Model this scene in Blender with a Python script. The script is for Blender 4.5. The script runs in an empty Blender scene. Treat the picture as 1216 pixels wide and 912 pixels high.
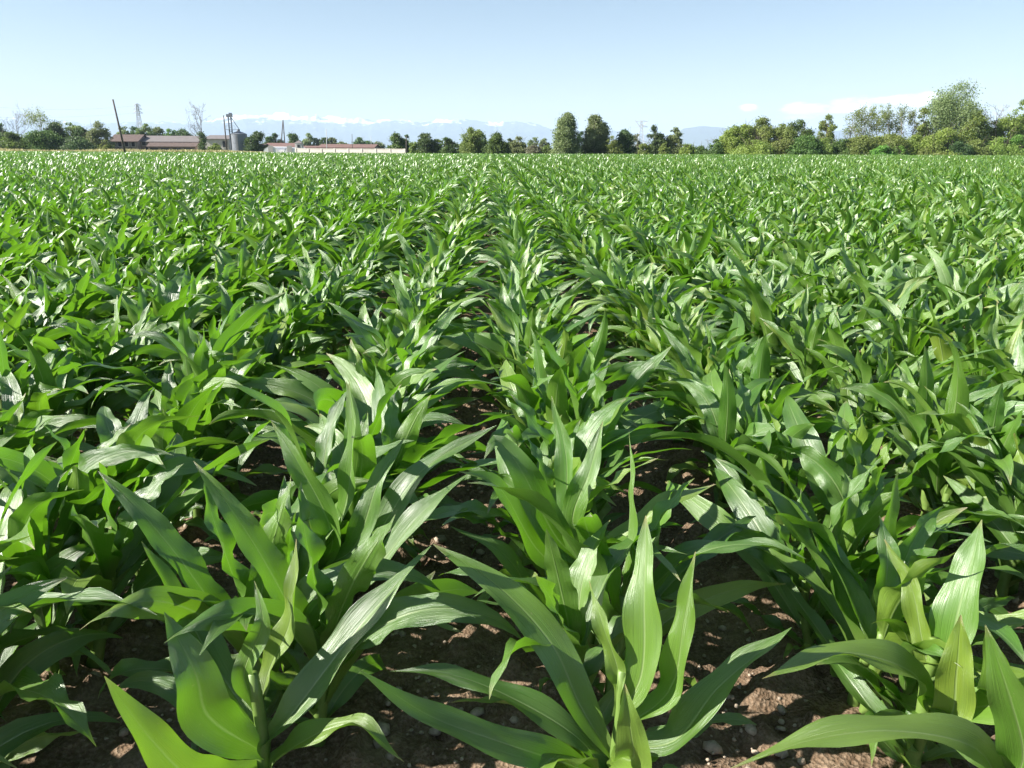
import bpy, math, random
import numpy as np
from mathutils import Matrix, Vector
R = math.radians
rng = np.random.default_rng(11)
random.seed(5)
scene = bpy.context.scene
C = scene.collection

# ------------------------------------------------------------------ camera
FPX, CXP, CYP = 940.0, 608.0, 456.0
EYE = np.array((0.0, 0.0, 1.45))
pitch, yaw, roll = R(16.56), R(1.34), R(0.24)
fw = np.array((math.sin(yaw)*math.cos(pitch), math.cos(yaw)*math.cos(pitch), -math.sin(pitch)))
r0 = np.array((math.cos(yaw), -math.sin(yaw), 0.0))
u0 = np.cross(r0, fw)
rt = math.cos(roll)*r0 + math.sin(roll)*u0
up = -math.sin(roll)*r0 + math.cos(roll)*u0
cam = bpy.data.cameras.new('camera')
cam.sensor_width = 36.0
cam.lens = 36.0*FPX/1216.0
cam.clip_start = 0.05
cam.clip_end = 90000
co = bpy.data.objects.new('camera', cam)
C.objects.link(co)
M = Matrix.Identity(4)
for i in range(3):
    M[i][0], M[i][1], M[i][2], M[i][3] = rt[i], up[i], -fw[i], EYE[i]
co.matrix_world = M
scene.camera = co

def at(px, py, Y):
    """world point that the photograph shows at px, py on the plane y = Y"""
    d = fw + rt*(px-CXP)/FPX + up*(CYP-py)/FPX
    return EYE + d*(Y/d[1])

# ------------------------------------------------------------------ materials
def mat(name):
    m = bpy.data.materials.new(name)
    m.use_nodes = True
    nt = m.node_tree
    nt.nodes.clear()
    out = nt.nodes.new('ShaderNodeOutputMaterial')
    return m, nt, out

def N(nt, typ, **kw):
    n = nt.nodes.new(typ)
    for k, v in kw.items():
        if k.startswith('i_'):
            key = k[2:]
            key = int(key) if key.isdigit() else key
            n.inputs[key].default_value = v
        else:
            setattr(n, k, v)
    return n

def math_n(nt, op, a, b=None, clamp=False):
    n = nt.nodes.new('ShaderNodeMath')
    n.operation = op
    n.use_clamp = clamp
    for i, x in enumerate((a, b)):
        if x is None: continue
        if isinstance(x, (int, float)): n.inputs[i].default_value = x
        else: nt.links.new(x, n.inputs[i])
    return n.outputs[0]

def mixc(nt, fac, a, b):
    n = nt.nodes.new('ShaderNodeMix')
    n.data_type = 'RGBA'
    for s, x in ((0, fac), (6, a), (7, b)):
        if isinstance(x, (int, float)): n.inputs[s].default_value = x
        elif isinstance(x, tuple): n.inputs[s].default_value = (*x, 1.0)
        else: nt.links.new(x, n.inputs[s])
    return n.outputs[2]

def ramp(nt, fac, stops):
    n = nt.nodes.new('ShaderNodeValToRGB')
    e = n.color_ramp.elements
    while len(e) < len(stops): e.new(0.5)
    for k, (p, c) in enumerate(stops):
        e[k].position = p
        e[k].color = (*c, 1.0)
    nt.links.new(fac, n.inputs[0])
    return n.outputs[0]

def noise(nt, scale, detail=4.0, rough=0.55, vec=None):
    n = N(nt, 'ShaderNodeTexNoise')
    n.inputs['Scale'].default_value = scale
    n.inputs['Detail'].default_value = detail
    n.inputs['Roughness'].default_value = rough
    if vec is not None: nt.links.new(vec, n.inputs['Vector'])
    return n

def maize_leaf_material():
    m, nt, out = mat('maize_leaf')
    L = nt.links.new
    uv = N(nt, 'ShaderNodeUVMap')
    uv.uv_map = 'UVMap'
    sep = N(nt, 'ShaderNodeSeparateXYZ')
    L(uv.outputs[0], sep.inputs[0])
    u, v = sep.outputs[0], sep.outputs[1]
    a = N(nt, 'ShaderNodeAttribute')
    a.attribute_name = 'rnd'
    oi = N(nt, 'ShaderNodeObjectInfo')
    rsum = math_n(nt, 'FRACT', math_n(nt, 'ADD', a.outputs['Fac'], oi.outputs['Random']))
    geo = N(nt, 'ShaderNodeNewGeometry')
    # parallel veins: stripes across the blade, stretched along it
    cmb = N(nt, 'ShaderNodeCombineXYZ')
    L(math_n(nt, 'MULTIPLY', u, 84.0), cmb.inputs[0])
    L(math_n(nt, 'MULTIPLY', v, 1.2), cmb.inputs[1])
    L(math_n(nt, 'MULTIPLY', a.outputs['Fac'], 37.0), cmb.inputs[2])
    vn = noise(nt, 1.0, 2.0, 0.5, cmb.outputs[0])
    cmb2 = N(nt, 'ShaderNodeCombineXYZ')
    L(math_n(nt, 'MULTIPLY', u, 3.0), cmb2.inputs[0])
    L(math_n(nt, 'MULTIPLY', v, 4.0), cmb2.inputs[1])
    L(math_n(nt, 'MULTIPLY', rsum, 91.0), cmb2.inputs[2])
    bl = noise(nt, 1.0, 3.0, 0.6, cmb2.outputs[0])
    base = ramp(nt, rsum, [(0.0, (0.046, 0.135, 0.014)), (0.4, (0.085, 0.210, 0.021)),
                           (0.8, (0.135, 0.265, 0.028)), (1.0, (0.225, 0.325, 0.036))])
    pn = noise(nt, 0.9, 3.0, 0.6, geo.outputs['Position'])
    base = mixc(nt, math_n(nt, 'MULTIPLY', math_n(nt, 'SUBTRACT', pn.outputs[0], 0.45, True), 2.2, True), base, (0.140, 0.248, 0.034))
    base = mixc(nt, math_n(nt, 'MULTIPLY', math_n(nt, 'SUBTRACT', bl.outputs[0], 0.42, True), 1.4, True), base, (0.135, 0.235, 0.032))
    stripe = math_n(nt, 'MULTIPLY', math_n(nt, 'SUBTRACT', vn.outputs[0], 0.45, True), 2.2, True)
    base = mixc(nt, math_n(nt, 'MULTIPLY', stripe, 0.3), base, (0.19, 0.29, 0.07))
    mid = math_n(nt, 'ABSOLUTE', math_n(nt, 'SUBTRACT', u, 0.5))
    midr = math_n(nt, 'SUBTRACT', 1.0, math_n(nt, 'MULTIPLY', mid, 24.0, True), True)
    fade = math_n(nt, 'SUBTRACT', 1.0, math_n(nt, 'POWER', v, 2.0), True)
    midf = math_n(nt, 'MULTIPLY', math_n(nt, 'MULTIPLY', midr, fade), 0.9)
    base = mixc(nt, midf, base, (0.30, 0.40, 0.16))
    # young tissue low in the whorl is paler
    young = math_n(nt, 'SUBTRACT', 0.8, math_n(nt, 'MULTIPLY', v, 4.0), True)
    base = mixc(nt, young, base, (0.19, 0.28, 0.06))
    # a little browning at the last of the tip, dry flecks and dust
    tip = math_n(nt, 'MULTIPLY', math_n(nt, 'SUBTRACT', v, 0.93, True), math_n(nt, 'MULTIPLY', rsum, 16.0), True)
    base = mixc(nt, tip, base, (0.36, 0.29, 0.12))
    cmb3 = N(nt, 'ShaderNodeCombineXYZ')
    L(math_n(nt, 'MULTIPLY', u, 9.0), cmb3.inputs[0])
    L(math_n(nt, 'MULTIPLY', v, 30.0), cmb3.inputs[1])
    L(math_n(nt, 'MULTIPLY', rsum, 53.0), cmb3.inputs[2])
    fl = noise(nt, 1.0, 4.0, 0.7, cmb3.outputs[0])
    base = mixc(nt, math_n(nt, 'MULTIPLY', math_n(nt, 'SUBTRACT', fl.outputs[0], 0.66, True), 6.0, True), base, (0.33, 0.31, 0.16))
    bmp = N(nt, 'ShaderNodeBump')
    bmp.inputs['Strength'].default_value = 0.6
    bmp.inputs['Distance'].default_value = 0.004
    hgt = math_n(nt, 'ADD', vn.outputs[0], math_n(nt, 'MULTIPLY', midr, -0.9))
    L(hgt, bmp.inputs['Height'])
    p = N(nt, 'ShaderNodeBsdfPrincipled')
    L(base, p.inputs['Base Color'])
    rg = math_n(nt, 'ADD', 0.25, math_n(nt, 'MULTIPLY', bl.outputs[0], 0.26))
    L(rg, p.inputs['Roughness'])
    p.inputs['Specular IOR Level'].default_value = 0.95
    p.inputs['IOR'].default_value = 1.62
    p.inputs['Coat Weight'].default_value = 0.3
    p.inputs['Coat Roughness'].default_value = 0.45
    L(bmp.outputs[0], p.inputs['Normal'])
    t = N(nt, 'ShaderNodeBsdfTranslucent')
    tc = mixc(nt, 0.5, base, (0.20, 0.52, 0.0))
    L(tc, t.inputs['Color'])
    mx = N(nt, 'ShaderNodeMixShader')
    mx.inputs[0].default_value = 0.33
    L(p.outputs[0], mx.inputs[1])
    L(t.outputs[0], mx.inputs[2])
    L(mx.outputs[0], out.inputs[0])
    return m

def simple(name, col, rough=0.8, var=0.25, scale=3.0, bump=0.0, metallic=0.0, col2=None):
    m, nt, out = mat(name)
    L = nt.links.new
    tc = N(nt, 'ShaderNodeTexCoord')
    n = noise(nt, scale, 5.0, 0.6, tc.outputs['Object'])
    c2 = col2 or tuple(x*(1-var) for x in col)
    base = mixc(nt, ramp(nt, n.outputs[0], [(0.3, (0, 0, 0)), (0.7, (1, 1, 1))]), col, c2)
    p = N(nt, 'ShaderNodeBsdfPrincipled')
    L(base, p.inputs['Base Color'])
    p.inputs['Roughness'].default_value = rough
    p.inputs['Metallic'].default_value = metallic
    if bump:
        b = N(nt, 'ShaderNodeBump')
        b.inputs['Strength'].default_value = bump
        b.inputs['Distance'].default_value = 0.02
        L(n.outputs[0], b.inputs['Height'])
        L(b.outputs[0], p.inputs['Normal'])
    L(p.outputs[0], out.inputs[0])
    return m

def foliage(name, dark, light, trans=0.5):
    m, nt, out = mat(name)
    L = nt.links.new
    a = N(nt, 'ShaderNodeAttribute')
    a.attribute_name = 'rnd'
    oi = N(nt, 'ShaderNodeObjectInfo')
    base = mixc(nt, a.outputs['Fac'], dark, light)
    hs = N(nt, 'ShaderNodeHueSaturation')
    L(math_n(nt, 'ADD', 0.485, math_n(nt, 'MULTIPLY', oi.outputs['Random'], 0.03)), hs.inputs['Hue'])
    L(math_n(nt, 'ADD', 1.22, math_n(nt, 'MULTIPLY', oi.outputs['Random'], 0.4)), hs.inputs['Value'])
    L(base, hs.inputs['Color'])
    p = N(nt, 'ShaderNodeBsdfPrincipled')
    L(hs.outputs[0], p.inputs['Base Color'])
    p.inputs['Roughness'].default_value = 0.55
    t = N(nt, 'ShaderNodeBsdfTranslucent')
    L(hs.outputs[0], t.inputs['Color'])
    mx = N(nt, 'ShaderNodeMixShader')
    mx.inputs[0].default_value = trans
    L(p.outputs[0], mx.inputs[1])
    L(t.outputs[0], mx.inputs[2])
    L(mx.outputs[0], out.inputs[0])
    return m

def soil_material():
    m, nt, out = mat('field_soil')
    L = nt.links.new
    tc = N(nt, 'ShaderNodeTexCoord')
    n1 = noise(nt, 5.0, 6.0, 0.65, tc.outputs['Object'])
    n2 = noise(nt, 60.0, 6.0, 0.7, tc.outputs['Object'])
    vo = N(nt, 'ShaderNodeTexVoronoi')
    vo.inputs['Scale'].default_value = 95.0
    L(tc.outputs['Object'], vo.inputs['Vector'])
    base = ramp(nt, n1.outputs[0], [(0.25, (0.080, 0.050, 0.030)), (0.5, (0.155, 0.103, 0.064)), (0.8, (0.33, 0.245, 0.165))])
    base = mixc(nt, math_n(nt, 'MULTIPLY', math_n(nt, 'SUBTRACT', n2.outputs[0], 0.45, True), 2.5, True), base, (0.38, 0.29, 0.21))
    b = N(nt, 'ShaderNodeBump')
    b.inputs['Strength'].default_value = 0.9
    b.inputs['Distance'].default_value = 0.012
    L(math_n(nt, 'ADD', n2.outputs[0], math_n(nt, 'MULTIPLY', vo.outputs['Distance'], 0.7)), b.inputs['Height'])
    p = N(nt, 'ShaderNodeBsdfPrincipled')
    L(base, p.inputs['Base Color'])
    p.inputs['Roughness'].default_value = 0.95
    p.inputs['Specular IOR Level'].default_value = 0.15
    L(b.outputs[0], p.inputs['Normal'])
    L(p.outputs[0], out.inputs[0])
    return m

def mountain_material():
    m, nt, out = mat('mountain_rock_snow')
    L = nt.links.new
    g = N(nt, 'ShaderNodeNewGeometry')
    s = N(nt, 'ShaderNodeSeparateXYZ')
    L(g.outputs['Position'], s.inputs[0])
    n = noise(nt, 0.0030, 6.0, 0.65, g.outputs['Position'])
    h = math_n(nt, 'ADD', s.outputs[2], math_n(nt, 'MULTIPLY', math_n(nt, 'SUBTRACT', n.outputs[0], 0.5), 900.0))
    f = math_n(nt, 'DIVIDE', math_n(nt, 'SUBTRACT', h, 480.0), 80.0, True)
    base = mixc(nt, f, (0.055, 0.075, 0.06), (0.92, 0.93, 0.96))
    p = N(nt, 'ShaderNodeBsdfPrincipled')
    L(base, p.inputs['Base Color'])
    p.inputs['Roughness'].default_value = 0.9
    L(p.outputs[0], out.inputs[0])
    return m

MAT = dict(
    maize=maize_leaf_material(),
    stalk=simple('maize_stalk', (0.15, 0.225, 0.05), 0.5, 0.35, 30.0, col2=(0.095, 0.17, 0.03)),
    soil=soil_material(),
    stone=simple('field_stone', (0.46, 0.37, 0.28), 0.9, 0.5, 60.0, 0.5),
    meadow=simple('meadow', (0.075, 0.105, 0.028), 0.95, 0.3, 0.05, col2=(0.12, 0.12, 0.045)),
    drygrass=foliage('dry_grass', (0.22, 0.23, 0.08), (0.46, 0.41, 0.21), 0.3),
    mountain=mountain_material(),
    hill=simple('wooded_hill', (0.045, 0.065, 0.04), 0.95, 0.3, 0.002),
    bark=simple('bark', (0.16, 0.13, 0.10), 0.9, 0.4, 2.0),
    palebark=simple('pale_bark', (0.30, 0.27, 0.23), 0.9, 0.35, 2.0),
    dark=foliage('dark_leaves', (0.032, 0.068, 0.022), (0.110, 0.165, 0.055)),
    green=foliage('green_leaves', (0.046, 0.096, 0.022), (0.132, 0.202, 0.046)),
    grey=foliage('grey_green_leaves', (0.092, 0.128, 0.045), (0.225, 0.268, 0.115)),
    olive=foliage('olive_leaves', (0.100, 0.140, 0.032), (0.225, 0.275, 0.075)),
    yellow=foliage('yellow_green_leaves', (0.120, 0.175, 0.030), (0.260, 0.330, 0.075)),
    fresh=foliage('fresh_leaves', (0.078, 0.186, 0.028), (0.171, 0.326, 0.054)),
    brown=foliage('brownish_leaves', (0.095, 0.105, 0.055), (0.200, 0.200, 0.125)),
    brick=simple('old_brick', (0.25, 0.18, 0.145), 0.9, 0.3, 0.8, col2=(0.24, 0.19, 0.16)),
    plaster=simple('weathered_plaster', (0.30, 0.255, 0.225), 0.9, 0.25, 0.6),
    paleplaster=simple('pale_plaster', (0.62, 0.57, 0.50), 0.9, 0.15, 0.5),
    white=simple('white_paint', (0.80, 0.79, 0.76), 0.7, 0.1, 0.5),
    whitewall=simple('whitewashed_concrete', (0.48, 0.45, 0.405), 0.85, 0.2, 0.35),
    tile=simple('clay_roof_tile', (0.135, 0.095, 0.080), 0.85, 0.3, 1.2),
    redtile=simple('red_roof_tile', (0.20, 0.115, 0.095), 0.85, 0.25, 1.0),
    greyroof=simple('grey_sheet_roof', (0.20, 0.175, 0.165), 0.7, 0.2, 0.8),
    glass=simple('dark_opening', (0.03, 0.03, 0.035), 0.3, 0.2, 2.0),
    frame=simple('window_frame', (0.45, 0.42, 0.38), 0.7, 0.1, 2.0),
    steel=simple('galvanised_steel', (0.22, 0.24, 0.27), 0.55, 0.25, 1.0, metallic=0.2),
    pylon=simple('pylon_steel', (0.52, 0.54, 0.57), 0.6, 0.1, 1.0),
    wood=simple('weathered_pole_wood', (0.12, 0.10, 0.085), 0.9, 0.35, 4.0),
    wire=simple('cable_metal', (0.25, 0.26, 0.28), 0.5, 0.05, 1.0),
)

# ------------------------------------------------------------------ mesh helpers
class MB:
    def __init__(self):
        self.v, self.f, self.r, self.n = [], [], [], 0
        self.mi = []
    def add(self, v, f, rnd=0.5, mi=0):
        v = np.asarray(v, float).reshape(-1, 3)
        self.v.append(v)
        for q in f:
            self.f.append(tuple(int(i)+self.n for i in q))
            self.mi.append(mi)
        self.r.append(np.full(len(v), rnd))
        self.n += len(v)
    def box(self, c, s, rz=0.0):
        cx, cy, cz = c
        sx, sy, sz = (x/2 for x in s)
        p = [(a*sx, b*sy, d*sz) for d in (-1, 1) for b in (-1, 1) for a in (-1, 1)]
        k, q = math.cos(rz), math.sin(rz)
        p = [(cx+x*k-y*q, cy+x*q+y*k, cz+z) for x, y, z in p]
        self.add(p, [(0, 2, 3, 1), (4, 5, 7, 6), (0, 1, 5, 4), (2, 6, 7, 3), (0, 4, 6, 2), (1, 3, 7, 5)])
    def tube(self, pts, radii, n=8, cap=True):
        pts = [np.asarray(p, float) for p in pts]
        rings = []
        for i, p in enumerate(pts):
            d = pts[min(i+1, len(pts)-1)] - pts[max(i-1, 0)]
            d = d/(np.linalg.norm(d)+1e-9)
            ref = np.array((1.0, 0, 0)) if abs(d[0]) < 0.8 else np.array((0, 1.0, 0))
            a = np.cross(d, ref); a /= np.linalg.norm(a)
            b = np.cross(d, a)
            rings.append([p + radii[i]*(math.cos(t)*a+math.sin(t)*b) for t in np.linspace(0, 2*math.pi, n, endpoint=False)])
        f = []
        for i in range(len(pts)-1):
            for k in range(n):
                f.append((i*n+k, i*n+(k+1) % n, (i+1)*n+(k+1) % n, (i+1)*n+k))
        if cap:
            f.append(tuple(range(n))[::-1])
            f.append(tuple((len(pts)-1)*n+k for k in range(n)))
        self.add(np.array(rings).reshape(-1, 3), f)
    def build(self, name, material, parent=None, smooth=False, loc=None):
        me = bpy.data.meshes.new(name)
        V = np.concatenate(self.v) if self.v else np.zeros((0, 3))
        if loc is not None: V = V - np.asarray(loc)
        me.from_pydata(V.tolist(), [], self.f)
        at_ = me.attributes.new('rnd', 'FLOAT', 'POINT')
        at_.data.foreach_set('value', np.concatenate(self.r).astype(np.float32))
        me.materials.append(material)
        if smooth: me.polygons.foreach_set('use_smooth', np.ones(len(me.polygons), bool))
        me.update()
        o = bpy.data.objects.new(name, me)
        C.objects.link(o)
        if parent is not None: o.parent = parent
        if loc is not None and parent is None: o.location = loc
        return o

def fast_mesh(name, V, F, material, uv=None, rnd=None, smooth=True):
    """V n x 3, F m x 4 arrays"""
    me = bpy.data.meshes.new(name)
    V = np.ascontiguousarray(V, np.float32); F = np.ascontiguousarray(F, np.int32)
    k = F.shape[1]
    me.vertices.add(len(V)); me.vertices.foreach_set('co', V.ravel())
    me.loops.add(F.size); me.loops.foreach_set('vertex_index', F.ravel())
    me.polygons.add(len(F))
    me.polygons.foreach_set('loop_start', np.arange(0, F.size, k, dtype=np.int32))
    if smooth: me.polygons.foreach_set('use_smooth', np.ones(len(F), bool))
    if uv is not None:
        l = me.uv_layers.new(name='UVMap')
        l.data.foreach_set('uv', np.ascontiguousarray(uv[F.ravel()], np.float32).ravel())
    if rnd is not None:
        a = me.attributes.new('rnd', 'FLOAT', 'POINT')
        a.data.foreach_set('value', np.ascontiguousarray(rnd, np.float32))
    me.materials.append(material)
    me.update(calc_edges=True)
    me.validate()
    return me

def link(name, me, parent=None, loc=None):
    o = bpy.data.objects.new(name, me)
    C.objects.link(o)
    if parent is not None: o.parent = parent
    if loc is not None: o.location = loc
    return o

def empty(name, loc, label, cat, group=None):
    o = bpy.data.objects.new(name, None)
    o.empty_display_size = 0.1
    C.objects.link(o)
    o.location = loc
    return tag(o, label, cat, group)

def tag(o, label=None, cat=None, group=None, kind=None):
    if label: o['label'] = label
    if cat: o['category'] = cat
    if group: o['group'] = group
    if kind: o['kind'] = kind
    return o

# ------------------------------------------------------------------ value noise
def vnoise(x, y, seed):
    xi, yi = np.floor(x).astype(np.int64), np.floor(y).astype(np.int64)
    fx, fy = x-xi, y-yi
    fx, fy = fx*fx*(3-2*fx), fy*fy*(3-2*fy)
    def h(a, b):
        k = (a*374761393 + b*668265263 + seed*974634777) & 0xffffffff
        k = ((k ^ (k >> 13))*1274126177) & 0xffffffff
        return ((k ^ (k >> 16)) & 0xffff)/65535.0
    return (h(xi, yi)*(1-fx)+h(xi+1, yi)*fx)*(1-fy) + (h(xi, yi+1)*(1-fx)+h(xi+1, yi+1)*fx)*fy

# ------------------------------------------------------------------ maize
ROW, OFFS, STEP = 0.75, 0.255, 0.115
EDGE_X = [-220, -130, -60, 0, 100, 170]
EDGE_Y = [160, 150, 140, 132, 140, 150]
def edge(x): return np.interp(x, EDGE_X, EDGE_Y)

def leaf_grid(cen, side, nor, width, fold, rip_amp, rip_f, rip_p, cols):
    """blade along the centre line: returns verts, quads, uv"""
    n = len(cen)
    us = np.linspace(-1, 1, cols)
    t = np.linspace(0, 1, n)
    V = np.zeros((n, cols, 3))
    UV = np.zeros((n, cols, 2))
    for j, u in enumerate(us):
        au = abs(u)
        ph = rip_p[0] if u < 0 else rip_p[1]
        rip = rip_amp*np.sin(t*rip_f*2*math.pi + ph)*au**2*np.clip(t*5, 0, 1)*np.clip((1-t)*4, 0, 1)
        V[:, j] = cen + side*(u*width/2*np.cos(fold))[:, None] + nor*((au**1.25)*width/2*np.sin(fold) + rip)[:, None]
        UV[:, j, 0] = (u+1)/2
        UV[:, j, 1] = t
    idx = np.arange(n*cols).reshape(n, cols)
    F = np.stack([idx[:-1, :-1], idx[:-1, 1:], idx[1:, 1:], idx[1:, :-1]], -1).reshape(-1, 4)
    return V.reshape(-1, 3), F, UV.reshape(-1, 2)

def width_profile(t, wmax, wbase=0.5):
    rise = wbase + (1-wbase)*np.sin(np.clip(t/0.42, 0, 1)*math.pi/2)
    fall = np.where(t < 0.42, 1.0, np.clip(1-((t-0.42)/0.58)**1.9, 0, 1))
    w = wmax*rise*fall
    return np.maximum(w, 0.0015)

def frame_along(cen, side_hint):
    T = np.gradient(cen, axis=0)
    T /= np.linalg.norm(T, axis=1)[:, None]+1e-9
    S = side_hint - T*np.sum(side_hint*T, 1)[:, None]
    S /= np.linalg.norm(S, axis=1)[:, None]+1e-9
    Nn = np.cross(S, T)
    return T, S, Nn

def plant_spec(r, size=1.0, spread=0.0):
    """leaf parameters of one plant"""
    phi0 = r.uniform(0, 2*math.pi)
    n = r.integers(11, 13)
    L = []
    for i in range(n):
        k = i/(n-1)
        L.append(dict(
            z=size*(0.03+0.28*k**1.1 + r.uniform(-.012, .012)),
            phi=phi0+i*math.pi+r.normal(0, .33),
            len=size*(0.23+0.345*math.sin(min(1, k/0.6)*math.pi/2) - 0.27*max(0, k-.6)/.4)*r.uniform(.80, 1.22)*(1+.16*spread),
            w=size*(0.044+0.053*math.sin(min(1, k/0.6)*math.pi/2) - .028*max(0, k-.6)/.4)*r.uniform(.85, 1.12),
            th0=R(49+30*k+r.uniform(-12, 12)) if k < .85 else R(84+r.uniform(-6, 6)),
            droop=R((96-42*k+22*spread+r.uniform(-44, 46)) if k < .86 else r.uniform(8, 70)),
            dp=r.uniform(1.2, 2.2),
            curl=r.normal(0, .75),
            twist=r.normal(0, 1.15) if k < .85 else r.normal(0, .7),
            fold0=R(52+14*k), fold1=R(r.uniform(6, 22)),
            ra=r.uniform(.005, .018)*size, rf=r.uniform(1.8, 5.0), rp=r.uniform(0, 6.28, 2), rnd=r.uniform(0, 1)))
    return L

def leaf_from(sp, segs, cols):
    t = np.linspace(0, 1, segs+1)
    th = sp['th0'] - sp['droop']*t**sp['dp']
    ph = sp['phi'] + sp['curl']*t**1.5
    d = np.stack([np.cos(th)*np.cos(ph), np.cos(th)*np.sin(ph), np.sin(th)], 1)
    # prevailing breeze leans the outer blade towards +x, +y
    d = d + np.outer(t**1.3, np.array((.30, .16, 0.0)))
    d /= np.linalg.norm(d, axis=1)[:, None]
    ds = sp['len']/segs
    cen = np.concatenate([[(0, 0, 0)], np.cumsum((d[:-1]+d[1:])/2*ds, 0)])
    cen = cen + np.array((.010*math.cos(sp['phi']), .010*math.sin(sp['phi']), sp['z']))
    cen[:, 2] = np.maximum(cen[:, 2], .02+.01*np.sin(t*9))
    hint = np.stack([-np.sin(ph), np.cos(ph), np.zeros_like(ph)], 1)
    T, S, Nn = frame_along(cen, -hint)
    tw = sp['twist']*t**1.2
    S2 = S*np.cos(tw)[:, None]+Nn*np.sin(tw)[:, None]
    N2 = np.cross(S2, T)
    fold = sp['fold0']*np.exp(-t*5.5) + sp['fold1']
    return leaf_grid(cen, S2, N2, width_profile(t, sp['w']), fold, sp['ra'], sp['rf'], sp['rp'], cols)

def stalk_mesh(r, size, top):
    mb = MB()
    pts, rad = [], []
    for k in range(9):
        z = -0.03+(top+.03)*k/8
        pts.append((r.normal(0, .0025), r.normal(0, .0025), z))
        rad.append((.0195-.009*k/8)*size*(1.14 if k % 2 else 1.0))
    mb.tube(pts, rad, 10)
    me_o = mb.build('stalk', MAT['stalk'], smooth=True)
    me = me_o.data
    bpy.data.objects.remove(me_o)
    return me

# prototypes of the individual plants: meshes only
def proto_meshes(seed, size, segs, cols, spread=0.0):
    r = np.random.default_rng(seed)
    sp = plant_spec(r, size, spread)
    leaves = [fast_mesh('leaf', *leaf_from(s, segs, cols)[:2], MAT['maize'], uv=leaf_from(s, segs, cols)[2],
              rnd=np.full((segs+1)*cols, s['rnd'])) for s in sp]
    return stalk_mesh(r, size, size*.31), leaves
PROTO = [proto_meshes(100+i, random.uniform(.94, 1.06), 18, 7) for i in range(20)]
NEAR = [proto_meshes(300+i, random.uniform(.96, 1.06), 22, 7, .5) for i in range(16)]

# ---- low-detail plants of the field sheet, one array per plant
def lod_plant(seed, segs, cols, pick):
    r = np.random.default_rng(seed)
    sp = plant_spec(r, r.uniform(.93, 1.06))
    sp = sp[pick[0]:pick[1]] if pick else sp
    V, F, U, Q, n = [], [], [], [], 0
    for s in sp:
        s = dict(s)
        if segs <= 3: s['ra'] = 0; s['w'] *= 1.1
        v, f, u = leaf_from(s, segs, cols)
        V.append(v); F.append(f+n); U.append(u); Q.append(np.full(len(v), s['rnd'])); n += len(v)
    return np.concatenate(V), np.concatenate(F), np.concatenate(U), np.concatenate(Q)

LOD = [[lod_plant(500+i, 9, 5, None) for i in range(20)],
       [lod_plant(700+i, 5, 3, None) for i in range(24)],
       [lod_plant(900+i, 3, 3, (3, 11)) for i in range(24)],
       [lod_plant(1100+i, 3, 2, (4, 11)) for i in range(24)]]

# ---- where the plants stand
row_ids = np.arange(-260, 240)
spots = []
for k in row_ids:
    x0 = OFFS+k*ROW
    r = np.random.default_rng(7000+int(k))
    near = 1.30 if -6 < k < 6 else 1.3
    ys = near + r.uniform(0, STEP) + np.arange(0, 150/STEP)*STEP
    ys = ys + r.normal(0, .025, len(ys))
    xs = x0 + r.normal(0, .06, len(ys))
    keep = (ys < edge(xs)) & (xs > -0.74*ys-3.0) & (xs < 0.80*ys+3.0) & (r.uniform(0, 1, len(ys)) > .035)
    far = ys > 55
    keep &= ~far | (np.arange(len(ys)) % 2 == 0)
    ys, xs = ys[keep], xs[keep]
    spots.append(np.stack([xs, ys, np.full(len(xs), k)], 1))
spots = np.concatenate(spots)

# ---- hand placed plants in front: (row, y), blades given by points read off the photograph
def bez(pts, n):
    pts = np.asarray(pts, float)
    seg = np.linalg.norm(np.diff(pts, axis=0), axis=1)
    s = np.concatenate([[0], np.cumsum(seg)]); s /= s[-1]
    out = np.zeros((n, 3))
    t = np.linspace(0, 1, n)
    m = np.zeros_like(pts)
    for i in range(len(pts)):
        a, b = max(i-1, 0), min(i+1, len(pts)-1)
        m[i] = (pts[b]-pts[a])/(s[b]-s[a])
    for k, tt in enumerate(t):
        i = min(np.searchsorted(s, tt, 'right')-1, len(pts)-2)
        h = s[i+1]-s[i]; q = (tt-s[i])/h
        out[k] = ((2*q**3-3*q**2+1)*pts[i] + (q**3-2*q**2+q)*h*m[i] + (-2*q**3+3*q**2)*pts[i+1] + (q**3-q**2)*h*m[i+1])
    return out

def hero_leaf(base, zatt, pts, w, roll0=0.0, roll1=0.0, fold=16, rnd=.5, ra=.010, rf=2.6):
    P = [np.array((base[0], base[1], zatt))] + [at(*p) for p in pts]
    cen = bez(P, 27)
    t = np.linspace(0, 1, 27)
    w *= 1.0
    view = cen - EYE
    T = np.gradient(cen, axis=0); T /= np.linalg.norm(T, axis=1)[:, None]
    S = np.cross(view, T); S /= np.linalg.norm(S, axis=1)[:, None]
    # the upper face turned to the viewer, then rolled about the blade's own axis
    Nn = np.cross(S, T)
    # the upper side of a blade looks up: turn it that way whichever side it reaches to
    sg = -1 if (P[-1]-P[0])[0] < -.4*abs((P[-1]-P[0])[2]) else 1
    rr = sg*(R(abs(roll0))+(R(abs(roll1))-R(abs(roll0)))*t)
    S2 = S*np.cos(rr)[:, None]+Nn*np.sin(rr)[:, None]
    N2 = np.cross(S2, T)
    fo = R(45)*np.exp(-t*7)+R(fold)
    r = np.random.default_rng(int(abs(P[-1][0])*9999)+3)
    v, f, u = leaf_grid(cen, S2, N2, width_profile(t, w, .35), fo, ra, rf, r.uniform(0, 6.28, 2), 9)
    v = v - np.array((base[0], base[1], 0))
    return fast_mesh('leaf', v, f, MAT['maize'], uv=u, rnd=np.full(len(v), rnd))

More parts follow.
